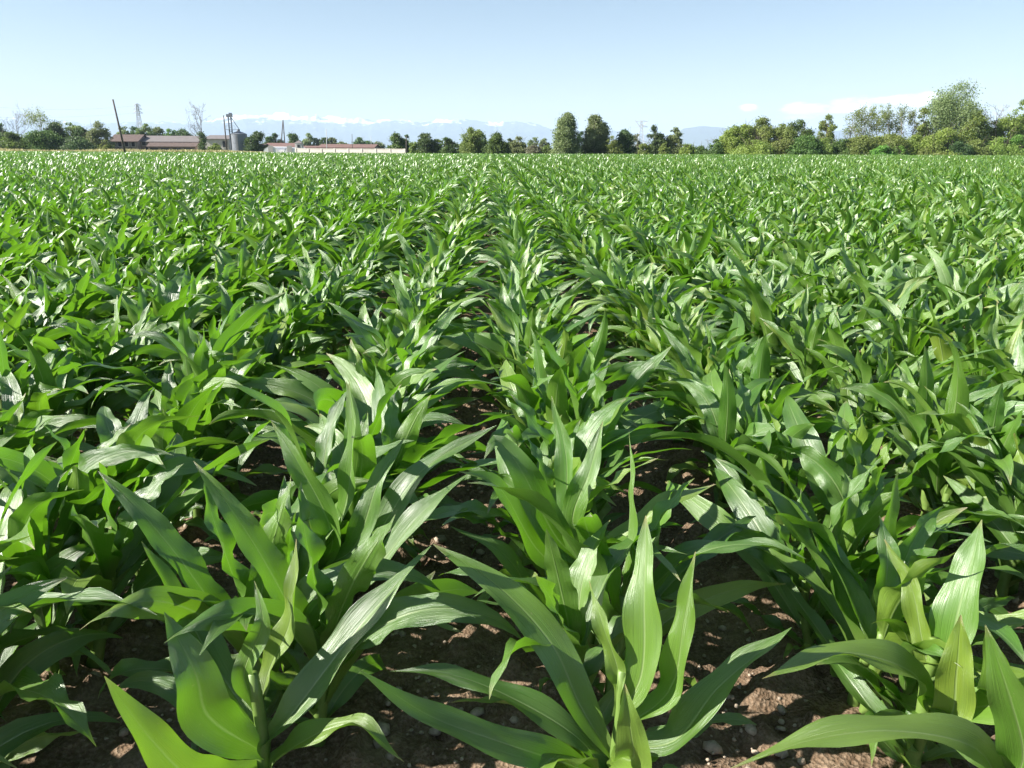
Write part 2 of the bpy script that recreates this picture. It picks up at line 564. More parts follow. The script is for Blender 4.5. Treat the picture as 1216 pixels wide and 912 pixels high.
HERO = []   # (base xy, label, list of hero leaf args, procedural low leaves?)
G_MAIZE = 'young maize plants standing in rows'
HERO.append(((-.50, 1.42), 'maize plant with a broad backlit upright leaf at the bottom left', [
    (.20, [(247, 850, 1.36), (232, 800, 1.36), (195, 727, 1.40)], .105, 0, 12, 10, .30),
    (.16, [(235, 925, 1.28), (190, 890, 1.24), (124, 803, 1.22)], .085, 20, 20, 14, .1),
    (.22, [(345, 850, 1.42), (430, 740, 1.50), (512, 648, 1.58)], .085, -25, -45, 22, .55),
    (.30, [(318, 800, 1.45), (345, 735, 1.45), (352, 640, 1.50)], .060, 35, 60, 20, .97),
    (.30, [(290, 800, 1.42), (312, 740, 1.42), (302, 690, 1.46)], .050, 20, 10, 20, .9),
    (.25, [(255, 790, 1.52), (215, 720, 1.60), (168, 643, 1.66)], .085, -30, -50, 15, .35),
    (.12, [(330, 900, 1.40), (420, 860, 1.36), (480, 905, 1.30)], .075, -60, -60, 14, .4)]))
HERO.append(((.265, 1.42), 'maize plant at the bottom centre with a long leaf reaching up to the left', [
    (.18, [(752, 900, 1.30), (748, 860, 1.28), (742, 812, 1.30)], .085, 10, 5, 22, .2),
    (.28, [(762, 800, 1.40), (765, 700, 1.44), (767, 612, 1.54)], .090, 26, 36, 14, .6),
    (.24, [(795, 820, 1.38), (812, 740, 1.36), (826, 655, 1.36)], .075, 40, 45, 14, .1),
    (.16, [(690, 840, 1.46), (655, 765, 1.50), (590, 695, 1.55), (514, 646, 1.60)], .085, 20, 5, 16, .5),
    (.20, [(800, 880, 1.38), (855, 815, 1.38), (940, 745, 1.42)], .090, -30, -50, 20, .55),
    (.08, [(690, 880, 1.42), (600, 825, 1.46), (530, 800, 1.47), (464, 797, 1.44)], .075, -40, -50, 12, .3),
    (.10, [(680, 910, 1.36), (590, 880, 1.30), (510, 850, 1.28), (425, 795, 1.26)], .075, -30, -30, 12, .25),
    (.30, [(735, 800, 1.42), (715, 740, 1.44), (700, 690, 1.5)], .045, 30, 40, 24, .85)]))
HERO.append(((.99, 1.52), 'maize plant at the bottom right with a broad shining upright leaf', [
    (.30, [(1118, 800, 1.50), (1142, 710, 1.52), (1166, 617, 1.60)], .100, 22, 32, 14, .6),
    (.26, [(1128, 850, 1.44), (1136, 800, 1.42), (1141, 730, 1.42)], .085, 10, 5, 18, .96),
    (.22, [(1085, 800, 1.46), (1010, 775, 1.42), (955, 788, 1.38), (905, 806, 1.34)], .085, -45, -60, 14, .5),
    (.20, [(1160, 840, 1.42), (1190, 830, 1.36), (1172, 745, 1.32)], .090, 30, 30, 16, .2),
    (.10, [(1060, 860, 1.44), (1040, 870, 1.36), (1035, 910, 1.28)], .07, -40, -60, 12, .3),
    (.30, [(1095, 760, 1.54), (1080, 690, 1.58), (1050, 640, 1.64)], .055, 20, 30, 24, .8)]))
HERO.append(((1.02, 1.26), 'maize plant cut by the bottom edge with one wide leaf lying flat', [
    (.20, [(1160, 890, 1.22), (1060, 868, 1.18), (960, 880, 1.15), (862, 915, 1.12)], .090, -48, -58, 12, .5),
    (.22, [(1215, 900, 1.22), (1200, 830, 1.20), (1170, 742, 1.22)], .085, 25, 20, 14, .15),
    (.10, [(1180, 930, 1.16), (1140, 950, 1.1)], .06, -30, -40, 12, .3)]))
HERO.append(((.275, 2.02), 'maize plant in the first row right of the furrow with a rounded leaf bent over', [
    (.30, [(662, 640, 1.98), (620, 560, 1.94), (590, 523, 1.96), (575, 545, 1.90)], .095, 20, 10, 10, .3),
    (.24, [(640, 655, 1.94), (590, 575, 1.90), (545, 560, 1.86)], .085, -35, -50, 14, .4),
    (.36, [(680, 620, 2.02), (700, 560, 2.02), (716, 500, 2.06)], .075, -10, -25, 22, .6),
    (.34, [(676, 610, 2.04), (672, 540, 2.08), (655, 470, 2.14)], .07, 25, 30, 24, .7),
    (.22, [(730, 655, 2.0), (790, 600, 2.0), (850, 575, 2.04)], .09, -40, -55, 16, .5),
    (.12, [(650, 730, 2.0), (600, 660, 1.98), (535, 625, 1.98)], .07, -50, -40, 10, .45),
    (.10, [(730, 740, 1.98), (770, 700, 1.9), (790, 720, 1.82)], .06, -40, -50, 14, .3)]))
HERO.append(((-.50, 1.98), 'maize plant in the first row left of the furrow with two shining right-swept leaves', [
    (.30, [(395, 640, 1.98), (360, 560, 1.98), (322, 500, 2.02)], .085, 25, 35, 16, .3),
    (.32, [(420, 650, 1.96), (450, 570, 1.98), (480, 520, 2.04)], .075, -20, -30, 20, .6),
    (.22, [(440, 680, 1.92), (500, 610, 1.94), (560, 560, 2.0)], .085, -35, -50, 18, .45),
    (.26, [(430, 660, 2.0), (500, 560, 2.06), (590, 505, 2.16)], .080, -30, -40, 18, .5),
    (.36, [(404, 620, 2.0), (418, 540, 2.0), (415, 450, 2.04)], .065, 40, 60, 20, .95),
    (.12, [(440, 730, 1.9), (490, 730, 1.84), (550, 752, 1.8)], .07, -50, -50, 12, .6)]))

hero_xy = np.array([h[0] for h in HERO])
d = np.sqrt(((spots[:, None, :2]-hero_xy[None])**2).sum(2)).min(1)
spots = spots[d > .10]
# gaps right at the front beside the placed plants so that they stand free
spots = spots[~((spots[:, 1] < 1.54) & (spots[:, 0] > -.9) & (spots[:, 0] < 1.4))]

# seen size decides which are individuals
base3 = np.concatenate([spots[:, :2], np.full((len(spots), 1), .35)], 1)-EYE
zc = base3 @ fw
px = CXP + FPX*(base3 @ rt)/zc
py = CYP - FPX*(base3 @ up)/zc
inside = (zc > .2) & (px > -40) & (px < 1256) & (py < 1000)
order = np.argsort(np.where(inside, np.hypot(spots[:, 0], spots[:, 1]), 1e9))
N_IND = 300-len(HERO)
ind = order[:N_IND]
mask = np.zeros(len(spots), bool); mask[ind] = True

ORD = ['first', 'second', 'third', 'fourth', 'fifth', 'sixth', 'seventh', 'eighth', 'ninth', 'tenth', 'eleventh', 'twelfth',
       'thirteenth', 'fourteenth', 'fifteenth', 'sixteenth', 'seventeenth', 'eighteenth', 'nineteenth', 'twentieth']
TENS = {2: 'twenty', 3: 'thirty', 4: 'forty', 5: 'fifty', 6: 'sixty'}
TENTH = {2: 'twentieth', 3: 'thirtieth', 4: 'fortieth', 5: 'fiftieth', 6: 'sixtieth'}
def ordinal(i):
    if i <= 20: return ORD[i-1]
    a, b = divmod(i, 10)
    return TENTH[a] if b == 0 else TENS[a]+'-'+ORD[b-1]

def row_label(k, n):
    side = 'right' if k >= 0 else 'left'
    j = k+1 if k >= 0 else -k
    return 'maize plant, %s from the front in the %s row %s of the central furrow' % (ordinal(n), ordinal(j), side)

for (bx, by), label, leaves in HERO:
    e = empty('maize_plant', (bx, by, 0), label, 'maize plant', G_MAIZE)
    r = np.random.default_rng(int(by*1000)+int(abs(bx)*777))
    link('stalk', stalk_mesh(r, 1.0, .40), e)
    for lf in leaves:
        z, pts, w = lf[:3]
        link('leaf', hero_leaf((bx, by), z, pts, w, *lf[3:]), e)
    for s in plant_spec(r, .95, .4)[:4]:
        v, f, u = leaf_from(s, 18, 7)
        link('leaf', fast_mesh('leaf', v, f, MAT['maize'], uv=u, rnd=np.full(len(v), s['rnd'])), e)

# place of each plant counted along its row, the hand placed ones included
rank = {}
for k in sorted(set(spots[ind, 2].astype(int))):
    row = [(spots[i, 1], i) for i in ind if int(spots[i, 2]) == k]
    row += [(h[0][1], None) for h in HERO if abs(h[0][0]-(OFFS+k*ROW)) < .1]
    for n_, (y_, i) in enumerate(sorted(row, key=lambda q: q[0])):
        if i is not None: rank[i] = n_+1
for i in sorted(ind, key=lambda q: spots[q, 1]):
    x, y, k = spots[i]
    k = int(k)
    e = empty('maize_plant', (x, y, 0), row_label(k, rank[i]), 'maize plant', G_MAIZE)
    r = np.random.default_rng(40000+i)
    e.rotation_euler = (r.normal(0, .09), r.normal(.03, .09), r.normal(0, .6))
    sc = r.uniform(.92, 1.06) if r.uniform() > .05 else r.uniform(.6, .8)
    e.scale = (sc, sc, sc*r.uniform(.95, 1.06))
    src = NEAR if y < 3.4 else PROTO
    st, lv = src[r.integers(0, len(src))]
    link('stalk', st, e)
    for me in lv: link('leaf', me, e)

# ---- the rest of the field: one sheet of plants
def field_mesh():
    rest = spots[~mask]
    dist = np.hypot(rest[:, 0], rest[:, 1])
    lod = np.where(dist < 16, 0, np.where(dist < 32, 1, np.where(dist < 58, 2, 3)))
    VV, FF, UU, QQ, n = [], [], [], [], 0
    r = np.random.default_rng(77)
    for l in range(4):
        for p, (V, F, U, Q) in enumerate(LOD[l]):
            sel = np.where(lod == l)[0]
            sel = sel[sel % len(LOD[l]) == p]
            m = len(sel)
            if not m: continue
            a = r.normal(0, .5, m); s = np.clip(r.normal(1.0, .07, m), .7, 1.12)*(1.06 if l == 3 else 1)
            ca, sa = np.cos(a)*s, np.sin(a)*s
            W = np.empty((m, len(V), 3))
            W[:, :, 0] = ca[:, None]*V[None, :, 0]-sa[:, None]*V[None, :, 1]+rest[sel, 0][:, None]
            W[:, :, 1] = sa[:, None]*V[None, :, 0]+ca[:, None]*V[None, :, 1]+rest[sel, 1][:, None]
            W[:, :, 2] = (s*r.uniform(.95, 1.06, m))[:, None]*V[None, :, 2]
            VV.append(W.reshape(-1, 3))
            FF.append((F[None]+(np.arange(m)*len(V))[:, None, None]+n).reshape(-1, 4))
            UU.append(np.tile(U, (m, 1)))
            QQ.append(np.mod(np.tile(Q, m)+np.repeat(r.uniform(0, 1, m), len(V)), 1.0))
            n += m*len(V)
    return fast_mesh('maize_field', np.concatenate(VV), np.concatenate(FF), MAT['maize'], uv=np.concatenate(UU), rnd=np.concatenate(QQ))
o = link('maize_field', field_mesh())
tag(o, 'dense rows of young green maize stretching away to the trees and farm', 'maize', kind='stuff')

# ------------------------------------------------------------------ ground
def soil():
    xs = np.concatenate([-np.geomspace(3.4, 230, 70)[::-1], np.arange(-3.38, 3.9, .022), np.geomspace(3.92, 180, 70)])
    ys = np.concatenate([np.arange(-3, .6, .3), np.arange(.62, 7.0, .022), np.geomspace(7.03, 215, 80)])
    X, Y = np.meshgrid(xs, ys)
    E = edge(X)
    Yw = np.where(Y > 10, 10+(Y-10)*(E-10)/205.0, Y)
    Z = np.zeros_like(X)
    near = np.clip((9-np.hypot(X, Y))/3, 0, 1)
    for sc, am, sd in ((1.6, .030, 1), (6, .020, 2), (14, .016, 3), (27, .022, 4), (48, .018, 5)):
        Z += am*(vnoise(X*sc+50, Y*sc+50, sd)-.5)*near
    cl = vnoise(X*17+9, Y*17+3, 8)
    Z += near*np.clip(cl-.62, 0, 1)*.13
    ph = (X-OFFS)/ROW
    Z += .012*np.cos(ph*2*math.pi)*near
    V = np.stack([X, Yw, Z], -1).reshape(-1, 3)
    nx, ny = len(xs), len(ys)
    idx = np.arange(nx*ny).reshape(ny, nx)
    F = np.stack([idx[:-1, :-1], idx[:-1, 1:], idx[1:, 1:], idx[1:, :-1]], -1).reshape(-1, 4)
    return fast_mesh('field_soil', V, F, MAT['soil'])
tag(link('field_soil', soil()), 'brown stony ploughed soil showing between the maize rows', 'soil', kind='structure')

g = MB()
S_ = 30000
g.add([(-S_, -S_, -.08), (S_, -S_, -.08), (S_, S_, -.08), (-S_, S_, -.08)], [(0, 1, 2, 3)])
tag(g.build('ground', MAT['meadow']), 'flat green plain beyond the maize field', 'ground', kind='structure')

def pebbles():
    r = np.random.default_rng(3)
    ico_v = []
    t = (1+5**.5)/2
    ico = np.array([(-1, t, 0), (1, t, 0), (-1, -t, 0), (1, -t, 0), (0, -1, t), (0, 1, t), (0, -1, -t), (0, 1, -t), (t, 0, -1), (t, 0, 1), (-t, 0, -1), (-t, 0, 1)])/1.9
    fi = np.array([(0, 11, 5), (0, 5, 1), (0, 1, 7), (0, 7, 10), (0, 10, 11), (1, 5, 9), (5, 11, 4), (11, 10, 2), (10, 7, 6), (7, 1, 8), (3, 9, 4), (3, 4, 2), (3, 2, 6), (3, 6, 8), (3, 8, 9), (4, 9, 5), (2, 4, 11), (6, 2, 10), (8, 6, 7), (9, 8, 1)])
    n = 5200
    V, F, Q = [], [], []
    for i in range(n):
        y = r.uniform(1.0, 6.5) if i % 2 else r.uniform(1.0, 3.4)
        x = r.uniform(-.75*y-.4, .8*y+.4)
        s = np.clip(r.lognormal(-5.15, .6), .003, .021)
        v = ico*(s*r.uniform(.7, 1.3, 3))*(1+r.normal(0, .09, (12, 1)))
        a = r.uniform(0, 6.28); c, q = math.cos(a), math.sin(a)
        v = np.stack([v[:, 0]*c-v[:, 1]*q+x, v[:, 0]*q+v[:, 1]*c+y, v[:, 2]*.75+.004+s*.2], 1)
        V.append(v); F.append(fi+12*i)
    return fast_mesh('pebbles', np.concatenate(V), np.concatenate(F), MAT['stone'])
tag(link('pebbles', pebbles()), 'pale pebbles and clods scattered on the brown soil', 'pebbles', kind='stuff')

# dry grass strip before the left hedge
def grass_strip():
    r = np.random.default_rng(9)
    n = 26000
    xx = -38-142*r.uniform(0, 1, n)**.9
    yy = edge(xx)+.3+16*r.uniform(0, 1, n)**1.6*np.clip((-xx-30)/40, .15, 1)
    h = r.uniform(.55, 1.15, n)*(.75+.4*vnoise(xx*.15, yy*.1, 4))
    a = r.uniform(0, math.pi, n); w = r.uniform(.05, .16, n)
    lean = r.normal(0, .25, (n, 2))
    V = np.zeros((n, 4, 3))
    for j, (sg, hh) in enumerate(((-1, 0), (1, 0), (.4, 1), (-.4, 1))):
        V[:, j, 0] = xx+sg*w*np.cos(a)+hh*lean[:, 0]*h
        V[:, j, 1] = yy+sg*w*np.sin(a)+hh*lean[:, 1]*h
        V[:, j, 2] = -.08+hh*h
    return fast_mesh('dry_grass', V.reshape(-1, 3), np.arange(n*4).reshape(-1, 4), MAT['drygrass'], rnd=np.repeat(r.uniform(0, 1, n), 4), smooth=False)
tag(link('dry_grass', grass_strip()), 'straw coloured grass strip between the maize and the farm buildings', 'grass', kind='stuff')

# ------------------------------------------------------------------ trees
def crown_cloud(r, clumps, per, leaf, hollow=.55):
    """clumps: list of (centre, radius xyz); leaf sized bent faces through each clump's volume"""
    V, Q = [], []
    for (c, rad), m in zip(clumps, per):
        d = r.normal(0, 1, (m, 3)); d /= np.linalg.norm(d, axis=1)[:, None]
        q = hollow+(1-hollow)*r.uniform(0, 1, m)
        p = np.asarray(c)+d*q[:, None]*np.asarray(rad)*(1+r.normal(0, .26, (m, 1)))
        nrm = d*.6+r.normal(0, .5, (m, 3)); nrm /= np.linalg.norm(nrm, axis=1)[:, None]
        a = np.cross(nrm, r.normal(0, 1, (m, 3))); a /= np.linalg.norm(a, axis=1)[:, None]
        b = np.cross(nrm, a)
        s = leaf*r.uniform(.55, 1.25, m)
        tone = r.uniform(0, 1)
        quad = np.stack([p-a*s[:, None]*.55, p+b*s[:, None]*.36, p+a*s[:, None]*.6, p-b*s[:, None]*.36], 1)
        V.append(quad.reshape(-1, 3))
        Q.append(np.repeat(np.clip(.55*tone+.45*r.uniform(0, 1, m), 0, 1), 4))
    V = np.concatenate(V); Q = np.concatenate(Q)
    return V, np.arange(len(V)).reshape(-1, 4), Q

def limbs(mb, r, H, bare, w, levels=2, lean=0.0, tr=None, fork=.45):
    """trunk with limbs, local coordinates"""
    tr = tr or max(.09, H*.022)
    n = 7
    pts = [np.array((lean*H*(k/n)**1.5+r.normal(0, .012)*H*(k > 0), r.normal(0, .010)*H*(k > 0), H*.93*k/n)) for k in range(n+1)]
    mb.tube(pts, [tr*(1-.9*k/n)+.012 for k in range(n+1)], 7)
    ends = []
    def grow(p, dirv, L, rad, lev):
        m = 4
        q = [p]
        dv = dirv/np.linalg.norm(dirv)
        for k in range(m):
            dv = dv+r.normal(0, .16, 3)+np.array((0, 0, .08)); dv /= np.linalg.norm(dv)
            q.append(q[-1]+dv*L/m)
        mb.tube(q, [rad*(1-.8*k/m)+.006 for k in range(m+1)], 5, cap=False)
        ends.append(q[-1])
        if lev > 0:
            for _ in range(3 if lev > 1 else 3):
                k = r.integers(1, m+1)
                grow(q[k], dv+r.normal(0, .6, 3), L*r.uniform(.45, .7), rad*.5, lev-1)
    nl = int(9 if bare else 6)
    for i in range(nl):
        z = fork+(1-fork)*i/nl*.95
        k = z*n*.98
        a = int(k); p = pts[a]+(pts[min(a+1, n)]-pts[a])*(k-a)
        ang = r.uniform(0, 6.28)
        up_ = .5+.9*(z)
        grow(p, np.array((math.cos(ang), math.sin(ang), up_)), w*.5*(1.15-.55*(z-fork)/(1-fork)), tr*.42*(1-.5*z), levels)
    return ends

def make_tree(name, cat, px_, top, wpx, Y, style, leafmat, label, seed, bark='bark', dens=1.0, group=None):
    r = np.random.default_rng(9000+seed)
    tp = at(px_, top, Y)
    X, H = tp[0], tp[2]+.08
    W = wpx/FPX*Y*(1.55 if px_ > 840 and style in ('mass', 'bush') else 1.04 if name == 'tall_tree' else 1.34)
    D = W*r.uniform(.8, 1.0)
    e = empty(name, (X, Y, -.08), label, cat, group)
    e.rotation_euler = (0, 0, r.uniform(-.3, .3))
    tk = MB()
    leaf = .0014*Y*(1.25 if style != 'spindly' else 1.0)
    if style == 'bare':
        limbs(tk, r, H, True, W, 3, fork=.3, tr=max(.12, H*.018))
        tk.build('trunk', MAT[bark], e, True)
        if dens > 0 and leafmat:
            cl = [((r.normal(0, .03)*W, r.normal(0, .03)*W, H*z), (W*.11, W*.11, H*.08)) for z in np.linspace(.05, .45, 6)]
            V, F, Q = crown_cloud(r, cl, [int(150*dens)]*6, leaf)
            link('ivy', fast_mesh('ivy', V, F, MAT[leafmat], rnd=Q, smooth=False), e)
        return e
    clumps = []
    if style == 'spindly':
        ends = limbs(tk, r, H, True, W, 2, lean=r.normal(0, .06), fork=.35, tr=max(.10, H*.013))
        for p in ends:
            if r.uniform() < .75:
                s = W*r.uniform(.08, .17)
                clumps.append((p, (s, s, s*1.2)))
        per = [int(6*dens)+3]*len(clumps)
    else:
        low = {'round': .06, 'tall': .05, 'cone': .05, 'bush': 0.0, 'mass': 0.0}[style]
        ends = limbs(tk, r, H*(.9 if style != 'bush' else .7), False, W*.8, 1, fork=max(.18, low+.1))
        n = int({'round': 70, 'tall': 95, 'bush': 56, 'mass': 88, 'cone': 120}[style])
        K = {'mass': 5, 'bush': 4, 'round': 3, 'tall': 3, 'cone': 4}[style]
        subs = [(0.0, 0.0, 1.0, .86 if style == 'cone' else .74)]
        for _ in range(K-1):
            a_ = r.uniform(0, 6.28)
            tt = style == 'cone'
            subs.append((math.cos(a_)*W*r.uniform(.16, .30), math.sin(a_)*W*.22, r.uniform(.70 if tt else .58, .95), r.uniform(.42, .62)+(.1 if tt else 0)))
        for i in range(n):
            sx_, sy_, sh_, sw_ = subs[r.integers(0, K)]
            z = low+(1-low)*r.uniform(0, 1)**1.05
            zz = (z-low)/(1-low)
            if style == 'bush': prof = math.sqrt(max(0, 1-zz**2.6))*.95+.05
            elif style == 'cone': prof = (1-zz**2.6)*.88+.12
            elif style == 'mass': prof = (1-zz**3)*.9+.08
            elif style == 'tall': prof = max(.72, math.sin(min(1, zz/.42)*math.pi/2))*math.sqrt(max(.02, 1-max(0, (zz-.42)/.60)**2))
            else: prof = max(.8, math.sin(min(1, zz/.4+.25)*math.pi/2))*math.sqrt(max(.03, 1-max(0, (zz-.4)/.62)**2.2))
            ang = r.uniform(0, 6.28); q = r.uniform(.15, 1)**.6
            s = W*r.uniform(.06, .17)*(1.25 if style == 'cone' else 1.0)
            rr = max(0, W*sw_/2*prof-s*.55)*q
            clumps.append(((sx_+math.cos(ang)*rr, sy_+math.sin(ang)*rr*D/W, min(z*H*sh_, H*sh_-s*.8)), (s, s, s*r.uniform(.6, .95))))
        for i in range(9):
            ang = r.uniform(0, 6.28); q = r.uniform(.2, 1)
            s = W*r.uniform(.15, .22)
            clumps.append(((math.cos(ang)*q*W*.34, math.sin(ang)*q*W*.3, H*r.uniform(.06, .30)), (s, s, min(s, H*.2))))
        clumps.append(((r.normal(0, .04)*W, 0, H*.93), (W*.09, W*.09, H*.07)))
        area = sum(c[1][0]**2 for c in clumps)
        per = [max(10, int(13.0*c[1][0]**2/(leaf**2*.36)*.55*dens)) for c in clumps]
        tot = sum(per)
        if tot > 32000: per = [int(p*32000/tot)+1 for p in per]
    tk.build('trunk', MAT[bark], e, True)
    V, F, Q = crown_cloud(r, clumps, per, leaf)
    V[:, 2] = np.maximum(V[:, 2], .02)
    link('crown', fast_mesh('crown', V, F, MAT[leafmat], rnd=Q, smooth=False), e)
    return e

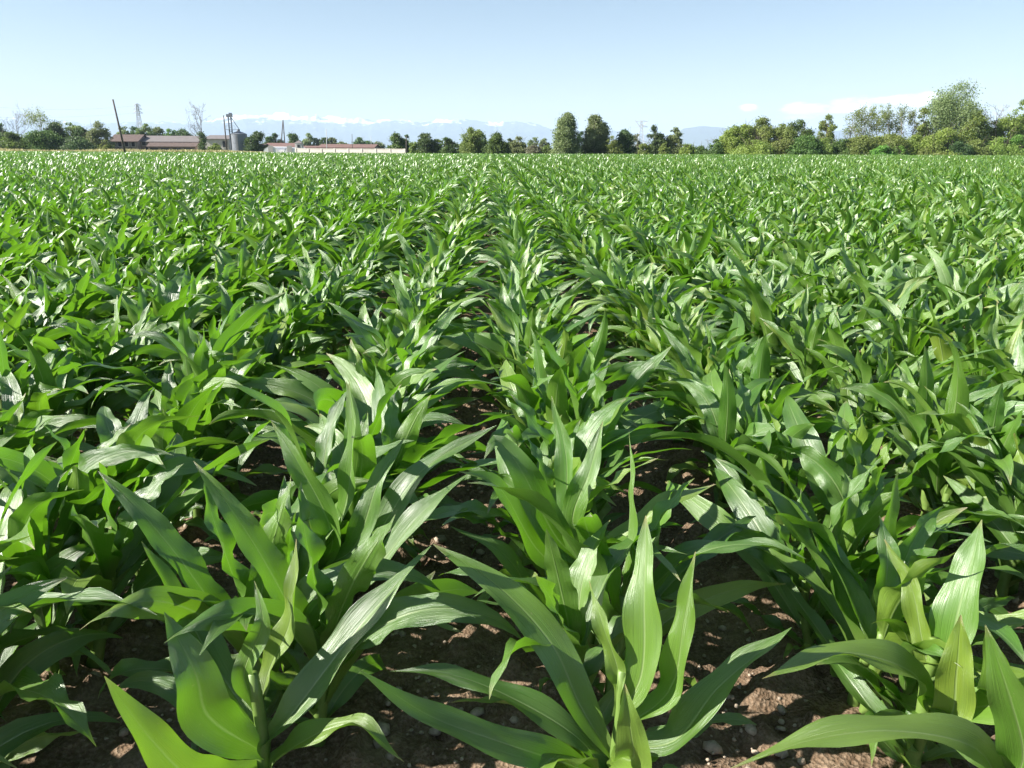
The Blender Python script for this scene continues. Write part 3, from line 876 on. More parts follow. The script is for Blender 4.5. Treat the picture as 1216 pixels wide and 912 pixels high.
T = [  # name, category, px, top, width px, Y, style, leaves, label, bark, density
 ('leafy_tree', 'tree', 2, 146, 30, 232, 'round', 'dark', 'dark green tree cut by the left edge behind the bare grey tree', 'bark', 1),
 ('bare_tree', 'tree', 17, 136, 26, 226, 'bare', None, 'bare grey tree rising above the hedge at the far left', 'palebark', 0),
 ('hedge_bush', 'bush', 10, 157, 34, 222, 'bush', 'green', 'mid green bush at the foot of the bare grey tree by the left edge', 'bark', 1),
 ('slender_tree', 'tree', 45, 138, 26, 230, 'spindly', 'olive', 'thin light tree with sparse crown standing above the left hedge', 'palebark', 2.4),
 ('hedge_bush', 'bush', 31, 163, 26, 224, 'bush', 'dark', 'low dark bush between the bare grey tree and the thin light tree', 'bark', 1),
 ('hedge_bush', 'bush', 51, 155, 38, 222, 'bush', 'green', 'wide mid green bush below the thin light tree', 'bark', 1),
 ('leafy_tree', 'tree', 67, 144, 28, 230, 'mass', 'dark', 'darkest tall tree of the left hedge, right of the thin light tree', 'bark', 1),
 ('leafy_tree', 'tree', 82, 145, 22, 235, 'round', 'olive', 'olive topped tree just behind the darkest tree of the left hedge', 'bark', 1),
 ('leafy_tree', 'tree', 95, 151, 26, 230, 'mass', 'dark', 'dark hedge tree between the olive topped tree and the greyish one', 'bark', 1),
 ('hedge_bush', 'bush', 90, 162, 40, 222, 'bush', 'dark', 'broad dark bush low in the shade of the left hedge', 'bark', 1),
 ('brown_tree', 'tree', 115, 144, 28, 228, 'mass', 'grey', 'greyish half leafed tree left of the leaning pole', 'bark', .75),
 ('hedge_bush', 'bush', 124, 166, 15, 218, 'bush', 'olive', 'small pale olive bush at the left end of the brick farmhouse', 'bark', 1),
 ('leafy_tree', 'tree', 146, 150, 17, 285, 'round', 'grey', 'grey green tree behind the farmhouse just right of the leaning pole', 'bark', 1),
 ('leafy_tree', 'tree', 158, 150, 16, 290, 'round', 'dark', 'dark tree behind the farmhouse and behind the pale pylon', 'bark', 1),
 ('leafy_tree', 'tree', 172, 146, 19, 285, 'round', 'grey', 'tallest grey green tree behind the farmhouse, right of the pylon', 'bark', 1),
 ('leafy_tree', 'tree', 187, 151, 20, 290, 'round', 'grey', 'pale rounded tree behind the farmhouse roof, right of the tallest grey one', 'bark', 1),
 ('leafy_tree', 'tree', 201, 152, 20, 285, 'round', 'green', 'mid green tree behind the farmhouse roof near its right half', 'bark', 1),
 ('leafy_tree', 'tree', 216, 153, 22, 280, 'round', 'dark', 'dark rounded tree above the right end of the farmhouse roof', 'bark', 1),
 ('bare_tree', 'tree', 237, 131, 29, 222, 'bare', 'dark', 'tall bare tree with an ivy covered trunk beside the grey barn', 'bark', 1.2),
 ('hedge_bush', 'bush', 255, 170, 17, 214, 'bush', 'olive', 'olive bush in front of the pale barn wall', 'bark', 1),
 ('leafy_tree', 'tree', 305, 156, 25, 225, 'round', 'dark', 'dark round tree right of the grain silo', 'bark', 1),
 ('leafy_tree', 'tree', 325, 158, 18, 290, 'round', 'dark', 'dark tree left of the twin legged mast behind the red roof', 'bark', 1),
 ('leafy_tree', 'tree', 348, 158, 19, 280, 'round', 'dark', 'dark tree right of the twin legged mast behind the red roof', 'bark', 1),
 ('far_tree', 'tree', 366, 158, 14, 420, 'tall', 'grey', 'hazy tree with pointed top far behind the white wall', 'bark', 1),
 ('far_tree', 'tree', 375, 164, 12, 420, 'round', 'dark', 'small dark far tree right of the hazy pointed one', 'bark', 1),
 ('far_tree', 'tree', 385, 163, 12, 400, 'round', 'dark', 'small dark far tree against the thin grey pole', 'bark', 1),
 ('far_tree', 'tree', 393, 163, 10, 400, 'tall', 'grey', 'slim grey far tree just right of the thin grey pole', 'bark', 1),
 ('far_tree', 'tree', 404, 168, 18, 430, 'bush', 'grey', 'low far trees clump above the left end of the long red roof', 'bark', 1),
 ('far_tree', 'tree', 426, 163, 17, 400, 'round', 'dark', 'dark far tree above the middle of the long red roof', 'bark', 1),
 ('far_tree', 'tree', 437, 167, 13, 420, 'round', 'green', 'low green far tree above the right end of the long red roof', 'bark', 1),
 ('far_tree', 'tree', 448, 168, 14, 420, 'round', 'grey', 'low grey far tree right of the long red roof', 'bark', 1),
 ('leafy_tree', 'tree', 470, 158, 24, 190, 'round', 'green', 'light green round tree at the right end of the white wall', 'bark', 1),
 ('leafy_tree', 'tree', 483, 160, 10, 200, 'tall', 'dark', 'narrow dark tree behind the short pole at the white wall end', 'bark', 1),
 ('hedge_bush', 'bush', 493, 168, 14, 185, 'bush', 'olive', 'small olive bush right of the short pole at the white wall end', 'bark', 1),
 ('leafy_tree', 'tree', 505, 158, 22, 195, 'round', 'dark', 'dark spreading tree between the white wall and the yellowish tree', 'bark', 1),
 ('leafy_tree', 'tree', 519, 165, 13, 195, 'round', 'olive', 'small olive tree right of the dark spreading tree', 'bark', 1),
 ('leafy_tree', 'tree', 529, 163, 14, 190, 'round', 'green', 'small green tree midway between the dark spreading and yellowish trees', 'bark', 1),
 ('hedge_bush', 'bush', 540, 168, 16, 190, 'bush', 'dark', 'dark low bush at the left foot of the yellowish tree', 'bark', 1),
 ('leafy_tree', 'tree', 559, 152, 29, 175, 'mass', 'olive', 'yellowish olive tree with square crown left of the field centre', 'bark', 1),
 ('leafy_tree', 'tree', 574, 160, 12, 182, 'round', 'dark', 'narrow dark tree squeezed between the yellowish and the round green tree', 'bark', 1),
 ('leafy_tree', 'tree', 590, 158, 29, 172, 'mass', 'green', 'round mid green tree right of the yellowish olive tree', 'bark', 1),
 ('leafy_tree', 'tree', 605, 164, 14, 178, 'round', 'dark', 'dark tree on the right flank of the round mid green tree', 'bark', 1),
 ('leafy_tree', 'tree', 616, 162, 20, 176, 'round', 'grey', 'grey green tree left of the low reddish bush', 'bark', 1),
 ('hedge_bush', 'bush', 633, 173, 20, 165, 'bush', 'brown', 'low reddish brown bush between the hedge and the tall pair', 'bark', 1),
 ('far_tree', 'tree', 635, 163, 12, 320, 'tall', 'grey', 'hazy slim tree behind the low reddish brown bush', 'bark', .7),
 ('far_tree', 'tree', 647, 164, 12, 320, 'tall', 'grey', 'hazy slim tree just left of the tall grey green pair', 'bark', .7),
 ('hedge_bush', 'bush', 650, 173, 18, 166, 'bush', 'olive', 'low olive bush at the left foot of the tall pair', 'bark', 1),
 ('tall_tree', 'tree', 674, 133, 40, 158, 'cone', 'grey', 'left and taller of the two tall grey green trees at centre', 'palebark', 1.1),
 ('leafy_tree', 'tree', 691, 156, 16, 164, 'bush', 'dark', 'dark tree filling the gap between the two tall grey green trees', 'bark', 1),
 ('tall_tree', 'tree', 707, 136, 36, 160, 'cone', 'grey', 'right of the two tall grey green trees at centre', 'palebark', 1.1),
 ('leafy_tree', 'tree', 727, 161, 20, 158, 'bush', 'olive', 'olive tree at the right foot of the tall pair', 'bark', 1),
 ('leafy_tree', 'tree', 741, 154, 28, 162, 'mass', 'dark', 'dark green broad tree left of the lattice pylon', 'bark', 1),
 ('brown_tree', 'tree', 757, 158, 12, 172, 'tall', 'brown', 'brownish thin tree at the foot of the lattice pylon', 'bark', .7),
 ('hedge_bush', 'bush', 765, 170, 16, 156, 'bush', 'olive', 'low olive bush right below the lattice pylon', 'bark', 1),
 ('leafy_tree', 'tree', 778, 149, 24, 160, 'tall', 'dark', 'dark tall tree just right of the lattice pylon', 'bark', 1.1),
 ('hedge_bush', 'bush', 790, 168, 14, 155, 'bush', 'olive', 'low olive bush between the dark tall tree and the pale one', 'bark', 1),
 ('leafy_tree', 'tree', 803, 151, 19, 160, 'tall', 'grey', 'pale grey green tree beside the blue hill', 'bark', 1.1),
 ('hedge_bush', 'bush', 817, 171, 24, 158, 'bush', 'yellow', 'low yellow green bush in front of the blue hill, left', 'bark', 1),
 ('hedge_bush', 'bush', 832, 173, 20, 158, 'bush', 'green', 'low green bush in front of the blue hill beside the grove', 'bark', 1),
 # the grove on the right
 ('grove_tree', 'tree', 850, 165, 18, 152, 'mass', 'green', 'low green tree forming the left end of the right grove', 'bark', 1),
 ('grove_tree', 'tree', 866, 155, 28, 155, 'mass', 'yellow', 'yellow olive tree near the left end of the right grove', 'bark', 1),
 ('grove_tree', 'tree', 885, 147, 32, 156, 'mass', 'yellow', 'higher yellow olive tree rising along the slope of the grove', 'bark', 1),
 ('grove_tree', 'tree', 906, 139, 36, 156, 'mass', 'olive', 'brown olive tree at the summit of the grove left part', 'bark', 1),
 ('grove_tree', 'tree', 929, 146, 30, 155, 'mass', 'olive', 'olive tree right of the grove summit under the white cloud', 'bark', 1),
 ('grove_tree', 'tree', 949, 142, 28, 157, 'mass', 'green', 'ragged green tree with upright shoots below the cloud left end', 'bark', .9),
 ('hedge_bush', 'bush', 957, 161, 32, 148, 'bush', 'green', 'round dark green bush at the front of the grove with shaded foot', 'bark', 1),
 ('hedge_bush', 'bush', 932, 165, 30, 149, 'bush', 'olive', 'olive bush at the grove front left of the dark round bush', 'bark', 1),
 ('hedge_bush', 'bush', 895, 166, 36, 149, 'bush', 'yellow', 'yellowish bush low at the grove front below its summit', 'bark', 1),
 ('slim_tree', 'tree', 984, 136, 21, 153, 'tall', 'olive', 'slim leaning tree standing alone before the gap in the grove', 'bark', 1),
 ('hedge_bush', 'bush', 977, 164, 28, 149, 'bush', 'yellow', 'light bush at the foot of the slim leaning tree', 'bark', 1),
 ('hedge_bush', 'bush', 1003, 165, 30, 150, 'bush', 'green', 'green bush filling the low gap right of the slim leaning tree', 'bark', 1),
 ('sparse_tree', 'tree', 1012, 138, 20, 154, 'spindly', 'olive', 'first sparse see-through tree right of the gap', 'palebark', 2.6),
 ('sparse_tree', 'tree', 1028, 134, 22, 155, 'spindly', 'olive', 'second sparse see-through tree right of the gap', 'palebark', 3.4),
 ('sparse_tree', 'tree', 1046, 133, 20, 154, 'spindly', 'olive', 'third sparse see-through tree right of the gap', 'palebark', 2.8),
 ('sparse_tree', 'tree', 1060, 130, 20, 156, 'spindly', 'grey', 'greyish sparse tree in the middle of the see-through row', 'palebark', 3.0),
 ('sparse_tree', 'tree', 1075, 128, 20, 154, 'spindly', 'grey', 'tallest greyish sparse tree with pale thin trunks', 'palebark', 2.4),
 ('sparse_tree', 'tree', 1088, 131, 16, 156, 'spindly', 'grey', 'last greyish sparse tree before the leafier olive one', 'palebark', 2.4),
 ('grove_tree', 'tree', 1099, 128, 20, 153, 'tall', 'olive', 'leafier olive tree ending the see-through row', 'bark', .9),
 ('sparse_tree', 'tree', 1112, 140, 14, 153, 'spindly', 'brown', 'nearly dead thin tree left of the biggest tree', 'palebark', .9),
 ('hedge_bush', 'bush', 1024, 161, 38, 150, 'mass', 'olive', 'olive thicket under the first sparse trees', 'bark', 1),
 ('hedge_bush', 'bush', 1057, 159, 40, 151, 'mass', 'olive', 'olive thicket under the middle sparse trees', 'bark', 1),
 ('hedge_bush', 'bush', 1089, 160, 34, 150, 'mass', 'yellow', 'yellow green thicket under the leafier olive tree', 'bark', 1),
 ('hedge_bush', 'bush', 1049, 173, 22, 147, 'bush', 'fresh', 'left of two bright fresh green bushes at the grove foot', 'bark', 1),
 ('hedge_bush', 'bush', 1070, 173, 18, 147, 'bush', 'fresh', 'right of two bright fresh green bushes at the grove foot', 'bark', 1),
 ('big_tree', 'tree', 1144, 95, 60, 154, 'cone', 'grey', 'biggest and tallest tree, towering over the grove at right', 'bark', 2.4),
 ('hedge_bush', 'bush', 1128, 152, 40, 148, 'mass', 'yellow', 'large yellow green thicket below the left of the biggest tree', 'bark', 1),
 ('grove_tree', 'tree', 1160, 132, 34, 150, 'mass', 'yellow', 'yellow green tree against the right flank of the biggest tree', 'bark', 1),
 ('hedge_bush', 'bush', 1138, 168, 22, 146, 'bush', 'dark', 'dark hollow looking bush at the foot of the biggest tree', 'bark', 1),
 ('hedge_bush', 'bush', 1162, 166, 30, 147, 'bush', 'olive', 'olive bush right of the dark hollow looking bush', 'bark', 1),
 ('bare_tree', 'tree', 1186, 125, 24, 154, 'bare', None, 'pale bare tree right of the biggest tree', 'palebark', 0),
 ('grove_tree', 'tree', 1180, 142, 26, 155, 'mass', 'olive', 'olive tree behind the pale bare trunks at right', 'bark', .8),
 ('grove_tree', 'tree', 1203, 129, 26, 151, 'mass', 'yellow', 'yellow green tree next to the right edge behind the bushes', 'bark', 1),
 ('grove_tree', 'tree', 1219, 117, 26, 153, 'tall', 'olive', 'tall olive tree cut by the right edge', 'bark', 1),
 ('hedge_bush', 'bush', 1190, 163, 36, 147, 'bush', 'yellow', 'yellowish bush low at the grove foot near the right edge', 'bark', 1),
 ('hedge_bush', 'bush', 1213, 160, 30, 148, 'bush', 'fresh', 'fresh green bush cut by the right edge', 'bark', 1),
 ('hedge_bush', 'bush', 1108, 171, 28, 147, 'bush', 'olive', 'low olive bush at the grove foot left of the biggest tree', 'bark', 1),
]
for i, (nm, cat, px_, top, w, Y, st, lm, lab, bk, dn) in enumerate(T):
    g_ = 'trees of the right grove' if (nm in ('grove_tree', 'sparse_tree')) else None
    make_tree(nm, cat, px_, top, w, Y, st, lm, lab, i, bk, dn, g_)

# ------------------------------------------------------------------ farm buildings
def gabled(name, label, cat, x0, x1, Y, depth, eave, ridge, wallm, roofm, windows, over=.4, doors=(), chim=()):
    """ridge along x; local origin at the middle of the front foot"""
    X0, X1 = at(x0, 175, Y)[0], at(x1, 175, Y)[0]
    cx, L = (X0+X1)/2, X1-X0
    e = empty(name, (cx, Y, -.08), label, cat)
    w = MB()
    h, dd = L/2, depth
    v = [(-h, 0, 0), (h, 0, 0), (h, dd, 0), (-h, dd, 0), (-h, 0, eave), (h, 0, eave), (h, dd, eave), (-h, dd, eave), (-h, dd/2, ridge), (h, dd/2, ridge)]
    w.add(v, [(0, 1, 5, 4), (2, 3, 7, 6), (1, 2, 6, 9, 5), (3, 0, 4, 8, 7)])
    w.build('wall', MAT[wallm], e)
    rf = MB()
    th = .18
    sl = (ridge-eave)/(dd/2)
    for s in (-1, 1):
        ye, ze = dd/2+s*(dd/2+over), eave-sl*over+.03
        a = [(-h-over, ye, ze), (h+over, ye, ze), (h+over, dd/2, ridge+.03), (-h-over, dd/2, ridge+.03)]
        b = [(x, y, z+th) for x, y, z in a]
        rf.add(a+b, [(0, 1, 2, 3), (4, 5, 6, 7), (0, 1, 5, 4), (1, 2, 6, 5), (2, 3, 7, 6), (3, 0, 4, 7)])
    ro = rf.build('roof', MAT[roofm], e)
    for fx, fz in chim:
        c = MB(); c.box((-h+fx*L, dd/2-.6, ridge+fz/2-.2), (.7, .7, fz+.4)); c.build('chimney', MAT['brick'], ro)
    for fx, z, ww, hh in windows:
        f = MB()
        x = -h+fx*L
        for sx in (-1, 1): f.box((x+sx*(ww/2+.06), -.03, z), (.12, .12, hh+.24))
        for sz in (-1, 1): f.box((x, -.03, z+sz*(hh/2+.06)), (ww, .12, .12))
        fo = f.build('window', MAT['frame'], e)
        p = MB(); p.box((x, -.004, z), (ww, .03, hh)); p.build('pane', MAT['glass'], fo)
    for fx, ww, hh in doors:
        p = MB(); p.box((-h+fx*L, -.02, hh/2), (ww, .08, hh)); p.build('door', MAT['glass'], e)
    return e

YB = 240
zt = lambda px_, y, Y: at(px_, y, Y)[2]+.08
gabled('farmhouse', 'long low brick farmhouse with a brown tiled roof behind the leaning pole', 'building', 131, 164, YB, 9, zt(148, 168, YB), zt(148, 162, YB)+.4,
       'plaster', 'tile', [(f, 2.3, 1.0, 1.2) for f in (.14, .36, .60, .84)], doors=((.25, 1.1, 1.4), (.72, 1.1, 1.4)))
gabled('farm_wing', 'lower farm wing with a pale grey roof edge between farmhouse and bare tree', 'building', 166, 235, YB+2, 10, zt(200, 168.5, YB), zt(200, 163, YB)+.3,
       'brick', 'greyroof', [(f, 2.5, 1.1, 1.0) for f in (.08, .22, .55, .70, .88)], doors=((.15, 1.6, 1.6), (.33, 1.8, 1.6), (.62, 1.4, 1.5)))
e = gabled('lean_to_shed', 'open lean-to shed with red tiled roof against the farm wing', 'shed', 176, 232, YB-5, 4, zt(200, 174, YB-5), zt(200, 171, YB-5)+.2,
       'brick', 'tile', [], doors=((.12, 2.2, 1.3), (.35, 2.2, 1.3), (.6, 2.2, 1.3), (.85, 2.2, 1.3)))
gabled('barn', 'pale walled barn with a grey roof between the bare tree and the silo', 'barn', 243.5, 272, 232, 12, zt(258, 165.5, 232), zt(258, 161, 232),
       'paleplaster', 'greyroof', [(.85, 2.4, 1.3, 1.6)], doors=((.88, 1.0, 1.0),))
gabled('dark_shed', 'dark low shed with red brown roof right of the silo', 'shed', 291, 312, 236, 7, zt(300, 174.5, 236), zt(300, 171.5, 236), 'brick', 'tile', [], doors=((.3, 2, 1.4), (.7, 2, 1.4)))
gabled('red_roofed_barn', 'low barn with a long red roof left of the small grey tower', 'barn', 313, 352, 240, 12, zt(335, 175, 240), zt(335, 170.5, 240), 'plaster', 'redtile', [(.3, 1.3, .8, .6), (.7, 1.3, .8, .6)])
gabled('red_roofed_shed', 'long shed whose dull red roof shows over the white wall', 'shed', 378, 443, 210, 12, zt(410, 176, 210), zt(410, 172, 210), 'plaster', 'redtile', [(.2, 1.2, .7, .5), (.8, 1.2, .7, .5)])
gabled('long_low_barn', 'low barn with a flat red roof behind the left end of the white wall', 'barn', 352, 380, 225, 12, zt(366, 176, 225), zt(366, 174, 225), 'plaster', 'redtile', [])

# small grey tower
X = at(355.5, 175, 205)[0]
e = empty('small_tower', (X, 205, -.08), 'small square grey tower standing at the left end of the white wall', 'tower')
b = MB(); b.box((0, 0, zt(355, 170, 205)/2), (1.7, 1.7, zt(355, 170, 205))); b.build('wall', MAT['paleplaster'], e)
b = MB(); zz = zt(355, 170, 205)
b.add([(-1, -1, zz+.02), (1, -1, zz+.02), (1, 1, zz+.02), (-1, 1, zz+.02), (0, 0, zz+.7)], [(0, 1, 4), (1, 2, 4), (2, 3, 4), (3, 0, 4), (3, 2, 1, 0)])
b.build('roof', MAT['greyroof'], e)
b = MB(); b.box((0, -.86, zz-.7), (.6, .06, .6)); b.build('window', MAT['glass'], e)

# white wall: straight along, coping and pillars
xa, xb = at(352, 179, 172), at(481, 179, 158)
L = np.linalg.norm((xb-xa)[:2]); ang = math.atan2(xb[1]-xa[1], xb[0]-xa[0])
e = empty('boundary_wall', ((xa[0]+xb[0])/2, (xa[1]+xb[1])/2, -.08), 'long low whitewashed wall along the far field edge', 'wall')
e.rotation_euler = (0, 0, ang)
hw = zt(415, 177.2, 165)
b = MB(); b.box((0, 0, hw/2), (L, .25, hw)); b.build('wall', MAT['whitewall'], e)
b = MB(); b.box((0, 0, hw+.06), (L, .36, .10)); b.build('coping', MAT['paleplaster'], e)
for k in np.linspace(-.5, .5, 9):
    b = MB(); b.box((k*L, -.02, (hw+.16)/2), (.4, .42, hw+.16)); b.build('pillar', MAT['whitewall'], e)

# white greenhouse tunnels
def tunnel(px0, px1, top, Y, label):
    X0, X1 = at(px0, 178, Y)[0], at(px1, 178, Y)[0]
    r_ = (X1-X0)/2; H = zt((px0+px1)/2, top, Y)
    e = empty('poly_tunnel', ((X0+X1)/2, Y, -.08), label, 'greenhouse', 'white tunnels by the red roofed barn')
    t = np.linspace(0, math.pi, 17)
    arch = [(math.cos(a)*r_, math.sin(a)**.75*H) for a in t]
    v = [(x, 0, z) for x, z in arch]+[(x, 14, z) for x, z in arch]
    n = len(arch)
    b = MB(); b.add(v, [(i, i+1, n+i+1, n+i) for i in range(n-1)]); b.build('cover', MAT['white'], e, True)
    b = MB(); b.add([(x, .02, z) for x, z in arch], [tuple(range(n))]); b.add([(x, 13.98, z) for x, z in arch], [tuple(range(n))])
    ew = b.build('end_wall', MAT['white'], e)
    b = MB(); b.box((0, -.03, 1.0), (1.2, .06, 2.0)); b.build('door', MAT['frame'], ew)
tunnel(312, 331, 174, 200, 'wider white plastic tunnel in front of the red roofed barn')
tunnel(337, 351, 175, 200, 'narrower white plastic tunnel beside the small grey tower')

# grain silo
Y = 226
X = at(281.5, 170, Y)[0]
rad = 18/FPX*Y/2
e = empty('grain_silo', (X, Y+rad, -.08), 'round grey corrugated steel grain silo with conical roof', 'silo')
H = zt(282, 159, Y)
t = np.linspace(0, 2*math.pi, 33)[:-1]
b = MB(); rings = 25
v = []
for k in range(rings+1):
    rr = rad*(1+.006*(k % 2))
    v += [(math.cos(a)*rr, math.sin(a)*rr, H*k/rings) for a in t]
f = [(k*32+j, k*32+(j+1) % 32, (k+1)*32+(j+1) % 32, (k+1)*32+j) for k in range(rings) for j in range(32)]
b.add(v, f); b.build('body', MAT['steel'], e, True)
b = MB(); top = zt(282, 155.5, Y)
v = [(math.cos(a)*rad*1.04, math.sin(a)*rad*1.04, H) for a in t]+[(math.cos(a)*.35, math.sin(a)*.35, top) for a in t]
b.add(v, [(j, (j+1) % 32, 32+(j+1) % 32, 32+j) for j in range(32)]+[tuple(32+j for j in range(32))])
ro = b.build('roof', MAT['steel'], e)
b = MB(); b.tube([(0, 0, top-.05), (0, 0, top+.5)], [.4, .4], 10); b.build('hatch', MAT['steel'], ro)
b = MB()
for s in (-.22, .22): b.box((s, -rad*1.02-.1, H/2), (.05, .05, H))
for k in range(20): b.box((0, -rad*1.02-.1, H*(k+.5)/20), (.4, .04, .04))
b.build('ladder', MAT['frame'], e)
# bucket elevator beside it
X2 = at(274, 170, Y)[0]
e = empty('grain_elevator', (X2, Y+1, -.08), 'slim bucket elevator tower rising between barn and silo', 'elevator')
He = zt(274, 139, Y)
b = MB()
for s in (-.35, .35): b.box((s, 0, He/2), (.28, .35, He))
for k in range(9): b.box((0, .0, He*(k+.5)/9), (.46, .1, .1))
b.build('leg_casing', MAT['steel'], e)
b = MB(); b.box((0, 0, He+.4), (1.5, .8, .8)); b.box((.3, 0, He+.95), (.7, .6, .35)); b.build('head', MAT['steel'], e)
b = MB(); b.tube([(.5, 0, He-.2), (X-X2, rad, top+.4)], [.09, .09], 8); b.build('chute', MAT['steel'], e)
b = MB(); b.box((.2, 0, zt(274, 154, Y)), (2.6, 1.2, .1))
for s in (-1.0, 1.4): b.box((s, -.55, zt(274, 154, Y)+.5), (.05, .05, 1.0))
b.box((.2, -.55, zt(274, 154, Y)+1.0), (2.5, .05, .05)); b.build('platform', MAT['steel'], e)

# ------------------------------------------------------------------ poles, pylons, cables
def pole(p0, p1, Y, rad, label, arm=False, m='wood', zbase=None):
    a, c = at(*p0, Y), at(*p1, Y)
    base = np.array((a[0], Y, -.1)); topv = c - base
    # carry the foot down to the ground along the pole's own slope
    e = empty('utility_pole', base, label, 'pole')
    b = MB(); b.tube([(0, 0, 0), tuple(topv*.5), tuple(topv)], [rad, rad*.85, rad*.65], 10); b.build('shaft', MAT[m], e, True)
    if arm:
        b = MB(); q = topv*.975
        for s in (-.3, .0, .3): b.tube([(q[0]+s, q[1], q[2]-.1), (q[0]+s, q[1], q[2]+.18)], [.035, .05], 6)
        b.box((q[0], q[1]-.14, q[2]-.1), (.8, .08, .08)); b.build('crossarm', MAT[m], e)
    return e, c
_, c1 = pole((149.5, 184), (134, 118), 128, .17, 'tall dark wooden pole leaning left at the field edge')
_, c2 = pole((269.5, 179), (265.5, 137), 205, .19, 'slightly leaning wooden pole before the grain silo')
pole((388, 178), (387.5, 153), 190, .10, 'thin grey pole over the white wall, nearest the twin legged mast', False, 'pylon')
pole((418.5, 182), (418, 159), 168, .07, 'thin short pole in front of the long red roof', False)
pole((441, 178), (440.5, 161), 230, .08, 'thin faint pole over the right end of the long red roof', False, 'pylon')
pole((482.5, 182), (482.5, 161), 156, .12, 'short dark pole at the right end of the white wall', False)
# twin legged mast
Y = 250
a, c, q = at(332.5, 174, Y), at(336, 141.5, Y), at(338.5, 174, Y)
e = empty('twin_leg_mast', (c[0], Y, -.08), 'narrow twin legged mast standing between two dark trees', 'mast')
for s in (a, q):
    b = MB(); b.tube([(s[0]-c[0], 0, 0), (0, 0, c[2])], [.17, .12], 8); b.build('leg', MAT['wood'], e, True)
b = MB()
for k in (.3, .6): b.box((0, 0, c[2]*k), ((q[0]-a[0])*(1-k), .1, .1))
b.build('brace', MAT['wood'], e)

def lattice(px_, top, Y, w0, arms, label, thick, horns=0):
    c = at(px_, top, Y); H = c[2]+.08
    e = empty('lattice_pylon', (c[0], Y, -.08), label, 'pylon')
    b = MB()
    lv = np.linspace(0, 1, 12)
    wd = lambda k: w0*(1-k)**1.15+.5
    P = lambda k, sx, sy: (sx*wd(k)/2, sy*wd(k)/2, H*k)
    for sx in (-1, 1):
        for sy in (-1, 1): b.tube([P(k, sx, sy) for k in lv], [thick]*len(lv), 5)
    for i in range(len(lv)-1):
        for s in (-1, 1):
            b.tube([P(lv[i], -1, s), P(lv[i+1], 1, s)], [thick*.6]*2, 4); b.tube([P(lv[i], 1, s), P(lv[i+1], -1, s)], [thick*.6]*2, 4)
            b.tube([P(lv[i], s, -1), P(lv[i+1], s, 1)], [thick*.6]*2, 4)
    b.build('tower', MAT['pylon'], e)
    tips = []
    for k, half in arms:
        b = MB()
        for s in (-1, 1):
            tip = (s*half, 0, H*k)
            for sy in (-1, 1):
                b.tube([P(k, s, sy), tip], [thick*.7]*2, 4); b.tube([P(min(1, k+.05), s, sy), tip], [thick*.7]*2, 4)
            tips.append((c[0]+tip[0], Y, tip[2]-.08))
        b.build('crossarm', MAT['pylon'], e)
    if horns:
        b = MB()
        for s in (-1, 1):
            for sy in (-1, 1): b.tube([P(.8, s, sy), (s*horns, 0, H*1.0)], [thick]*2, 4)
            b.tube([(s*horns, 0, H), (s*horns, 0, H*1.12)], [thick, thick*.5], 4)
        b.build('horn', MAT['pylon'], e)
    return tips
t1 = lattice(162.5, 123, 330, 2.4, ((.80, 1.9), (.88, 1.7), (.95, 1.4)), 'pale slim lattice pylon behind the farmhouse', .10)
t2 = lattice(762, 143, 360, 3.4, ((.80, 2.9), (.97, 2.8)), 'pale lattice pylon with two horned arms rising from the central hedge', .075, 2.8)

def cable(p, q, sag, label, rad=.022):
    b = MB()
    p, q = np.asarray(p, float), np.asarray(q, float)
    pts = [p+(q-p)*k-np.array((0, 0, sag*4*k*(1-k))) for k in np.linspace(0, 1, 25)]
    b.tube(pts, [rad]*25, 5)
    tag(b.build('power_cable', MAT['wire'], loc=p), label, 'cable', 'power cables over the farm')
cable(at(-60, 121, 330), (t1[4][0], t1[4][1], t1[4][2]), 2.0, 'upper thin cable running from the pale slim pylon out past the left edge')
cable(at(-60, 137, 330), (t1[0][0], t1[0][1], t1[0][2]), 1.2, 'lower thin cable running from the pale slim pylon out past the left edge')
cable(t1[5], at(262, 147, 300), 2.2, 'thin cable sagging from the pale slim pylon towards the silo')
cable(t2[0], at(690, 156, 400), 1.0, 'faint cable running left from the horned lattice pylon behind the trees')

# ------------------------------------------------------------------ mountains
def ridge(name, D, px_pts, top_pts, depth, seed, material, label, rough, jag):
    n, nrow = 1400, 34
    xs = np.linspace(px_pts[0], px_pts[-1], n)
    tops = np.interp(xs, px_pts, top_pts)
    line = np.array([at(x, t_, D) for x, t_ in zip(xs, tops)])
    V = []
    for j in range(nrow):
        k = j/(nrow-1)
        Y = D+depth*(k-.62)
        prof = (k/.62)**.8 if k <= .62 else max(0, 1-(k-.62)/.40)
        nz = 0
        for q, (sc, a) in enumerate(((1, .50), (.42, .30), (.18, .20), (.08, .12), (.035, .06))):
            v = vnoise(line[:, 0]/(sc*rough)+90, np.full(n, Y/(sc*rough)+70), seed+q)
            nz = nz + a*(1-np.abs(2*v-1))
        z = line[:, 2]*prof*(1-jag*.55+jag*nz)
        V.append(np.stack([line[:, 0]*Y/D, np.full(n, Y), np.maximum(z, 0)-4], 1))
    V = np.concatenate(V)
    idx = np.arange(n*nrow).reshape(nrow, n)
    F = np.stack([idx[:-1, :-1], idx[:-1, 1:], idx[1:, 1:], idx[1:, :-1]], -1).reshape(-1, 4)
    tag(link(name, fast_mesh(name, V, F, MAT[material])), label, 'mountains', kind='structure')
ridge('mountains', 16000, [-700, -200, 0, 60, 150, 220, 300, 340, 400, 440, 480, 520, 560, 610, 660, 720, 780, 1000, 1700],
      [156, 152, 147, 150, 150, 149, 145, 144, 146, 149, 151, 148, 148, 151, 155, 160, 164, 170, 170], 5000, 21, 'mountain', 'blue hazy mountain range with snow along its crest', 1500, .75)
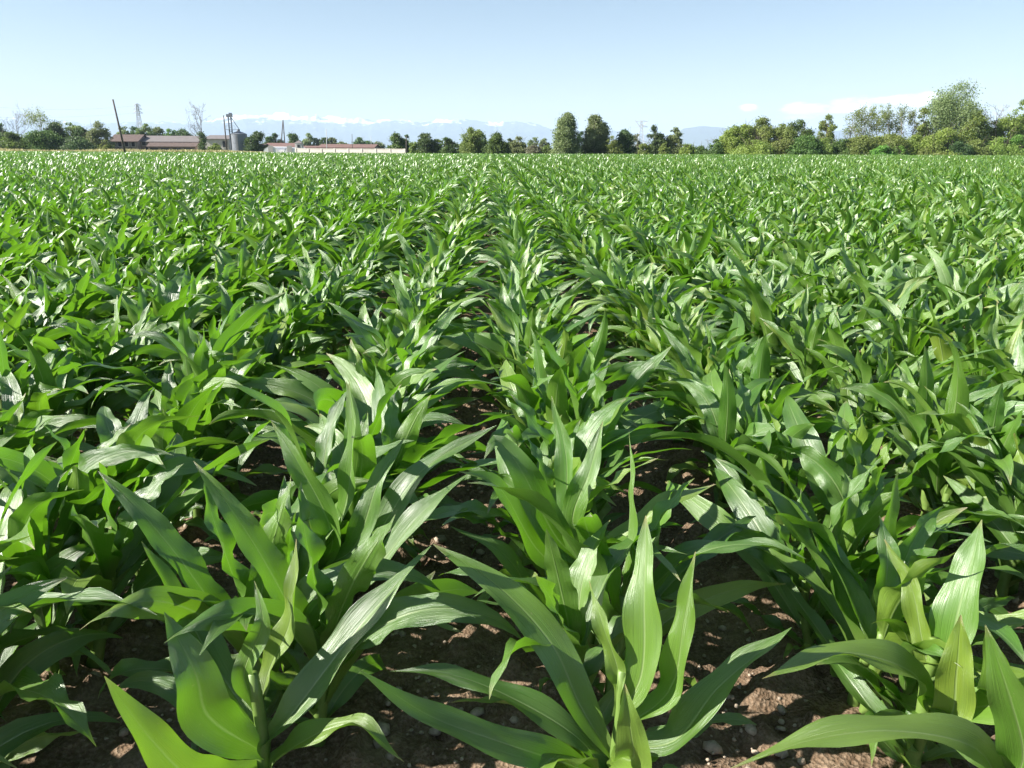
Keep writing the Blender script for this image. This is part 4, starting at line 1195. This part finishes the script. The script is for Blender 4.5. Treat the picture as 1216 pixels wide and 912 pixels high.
ridge('hills', 12500, [700, 790, 812, 830, 850, 870, 900, 1000, 1150, 1400],
      [176, 164, 152, 150, 150, 153, 150, 156, 160, 170], 2500, 55, 'hill', 'flat topped blue hill beyond the gap left of the grove', 3800, .25)

# ------------------------------------------------------------------ haze
hz, nt, out = mat('haze_air')
pv = N(nt, 'ShaderNodeVolumePrincipled')
pv.inputs['Color'].default_value = (0.62, 0.77, 1.0, 1)
pv.inputs['Density'].default_value = 9.0e-5
pv.inputs['Anisotropy'].default_value = 0.0
nt.links.new(pv.outputs[0], out.inputs['Volume'])
b = MB()
b.box((0, 5000, 345), (60040+600, 50040+600, 710))
o = b.build('haze', hz)
tag(o, 'pale blue haze filling the air over the plain', 'haze', kind='stuff')

# ------------------------------------------------------------------ light
SUN_EL, SUN_AZ = R(33), R(-98)       # azimuth from +y, clockwise
w = bpy.data.worlds.new('World')
scene.world = w
w.use_nodes = True
nt = w.node_tree
nt.nodes.clear()
out = nt.nodes.new('ShaderNodeOutputWorld')
bg = nt.nodes.new('ShaderNodeBackground')
sky = nt.nodes.new('ShaderNodeTexSky')
sky.sky_type = 'NISHITA'
sky.sun_disc = False
sky.sun_elevation = SUN_EL
sky.sun_rotation = SUN_AZ
sky.altitude = 250
sky.air_density = 1.0
sky.dust_density = 0.6
sky.ozone_density = 1.2
bg.inputs['Strength'].default_value = 0.05
# clouds far away in the sky: stretched noise low over the horizon on the right
tc = nt.nodes.new('ShaderNodeTexCoord')
sp = nt.nodes.new('ShaderNodeSeparateXYZ')
nt.links.new(tc.outputs['Generated'], sp.inputs[0])
az = math_n(nt, 'ARCTAN2', sp.outputs[0], sp.outputs[1])
el = math_n(nt, 'ARCSINE', sp.outputs[2])
def direction(px_, py_):
    d = fw + rt*(px_-CXP)/FPX + up*(CYP-py_)/FPX
    d /= np.linalg.norm(d)
    return math.atan2(d[0], d[1]), math.asin(d[2])
cmb = nt.nodes.new('ShaderNodeCombineXYZ')
nt.links.new(math_n(nt, 'MULTIPLY', az, 24.0), cmb.inputs[0])
nt.links.new(math_n(nt, 'MULTIPLY', el, 90.0), cmb.inputs[1])
nz = noise(nt, 1.0, 7.0, 0.6, cmb.outputs[0])
def blob(px_, py_, sx, sy, tilt=0.0):
    a0, e0 = direction(px_, py_)
    dx = math_n(nt, 'SUBTRACT', az, a0)
    dy = math_n(nt, 'SUBTRACT', math_n(nt, 'SUBTRACT', el, e0), math_n(nt, 'MULTIPLY', dx, tilt))
    q = math_n(nt, 'ADD', math_n(nt, 'POWER', math_n(nt, 'ABSOLUTE', math_n(nt, 'DIVIDE', dx, sx/FPX)), 2.0),
               math_n(nt, 'POWER', math_n(nt, 'ABSOLUTE', math_n(nt, 'DIVIDE', dy, sy/FPX)), 2.0))
    return math_n(nt, 'SUBTRACT', 1.0, q, True)
bl = math_n(nt, 'MAXIMUM', blob(1045, 122, 105, 10, .08), math_n(nt, 'MAXIMUM', blob(888, 128, 14, 5), blob(960, 127, 40, 8, .05)))
bl = math_n(nt, 'MAXIMUM', bl, math_n(nt, 'MULTIPLY', blob(1080, 142, 170, 20, .02), .45))
cf = math_n(nt, 'ADD', math_n(nt, 'MULTIPLY', math_n(nt, 'POWER', bl, .8), .62), math_n(nt, 'MULTIPLY', math_n(nt, 'SUBTRACT', nz.outputs[0], .5), 2.0))
cf = math_n(nt, 'MULTIPLY', math_n(nt, 'SUBTRACT', cf, .26), 1.15, True)
cf = math_n(nt, 'MULTIPLY', cf, math_n(nt, 'MULTIPLY', bl, 2.2, True))
mixed = mixc(nt, cf, sky.outputs[0], (26.0, 26.0, 26.5))
nt.links.new(mixed, bg.inputs[0])
nt.links.new(bg.outputs[0], out.inputs[0])

sl = bpy.data.lights.new('sun', 'SUN')
sl.energy = 5.0
sl.angle = R(0.53)
sl.color = (1.0, 0.955, 0.88)
so = bpy.data.objects.new('sun', sl)
C.objects.link(so)
to = Vector((math.sin(SUN_AZ)*math.cos(SUN_EL), math.cos(SUN_AZ)*math.cos(SUN_EL), math.sin(SUN_EL)))
so.rotation_euler = (-to).to_track_quat('-Z', 'Y').to_euler()
so.location = (0, 0, 50)

vs = scene.view_settings
vs.view_transform = 'Standard'
vs.look = 'None'
vs.gamma = 1
vs.use_curve_mapping = False
vs.exposure = 1.46
cy = scene.cycles
cy.use_denoising = True
cy.max_bounces = 7
cy.diffuse_bounces = 3
cy.glossy_bounces = 2
cy.transmission_bounces = 4
cy.transparent_max_bounces = 4
cy.volume_bounces = 1
cy.caustics_reflective = False
cy.caustics_refractive = False
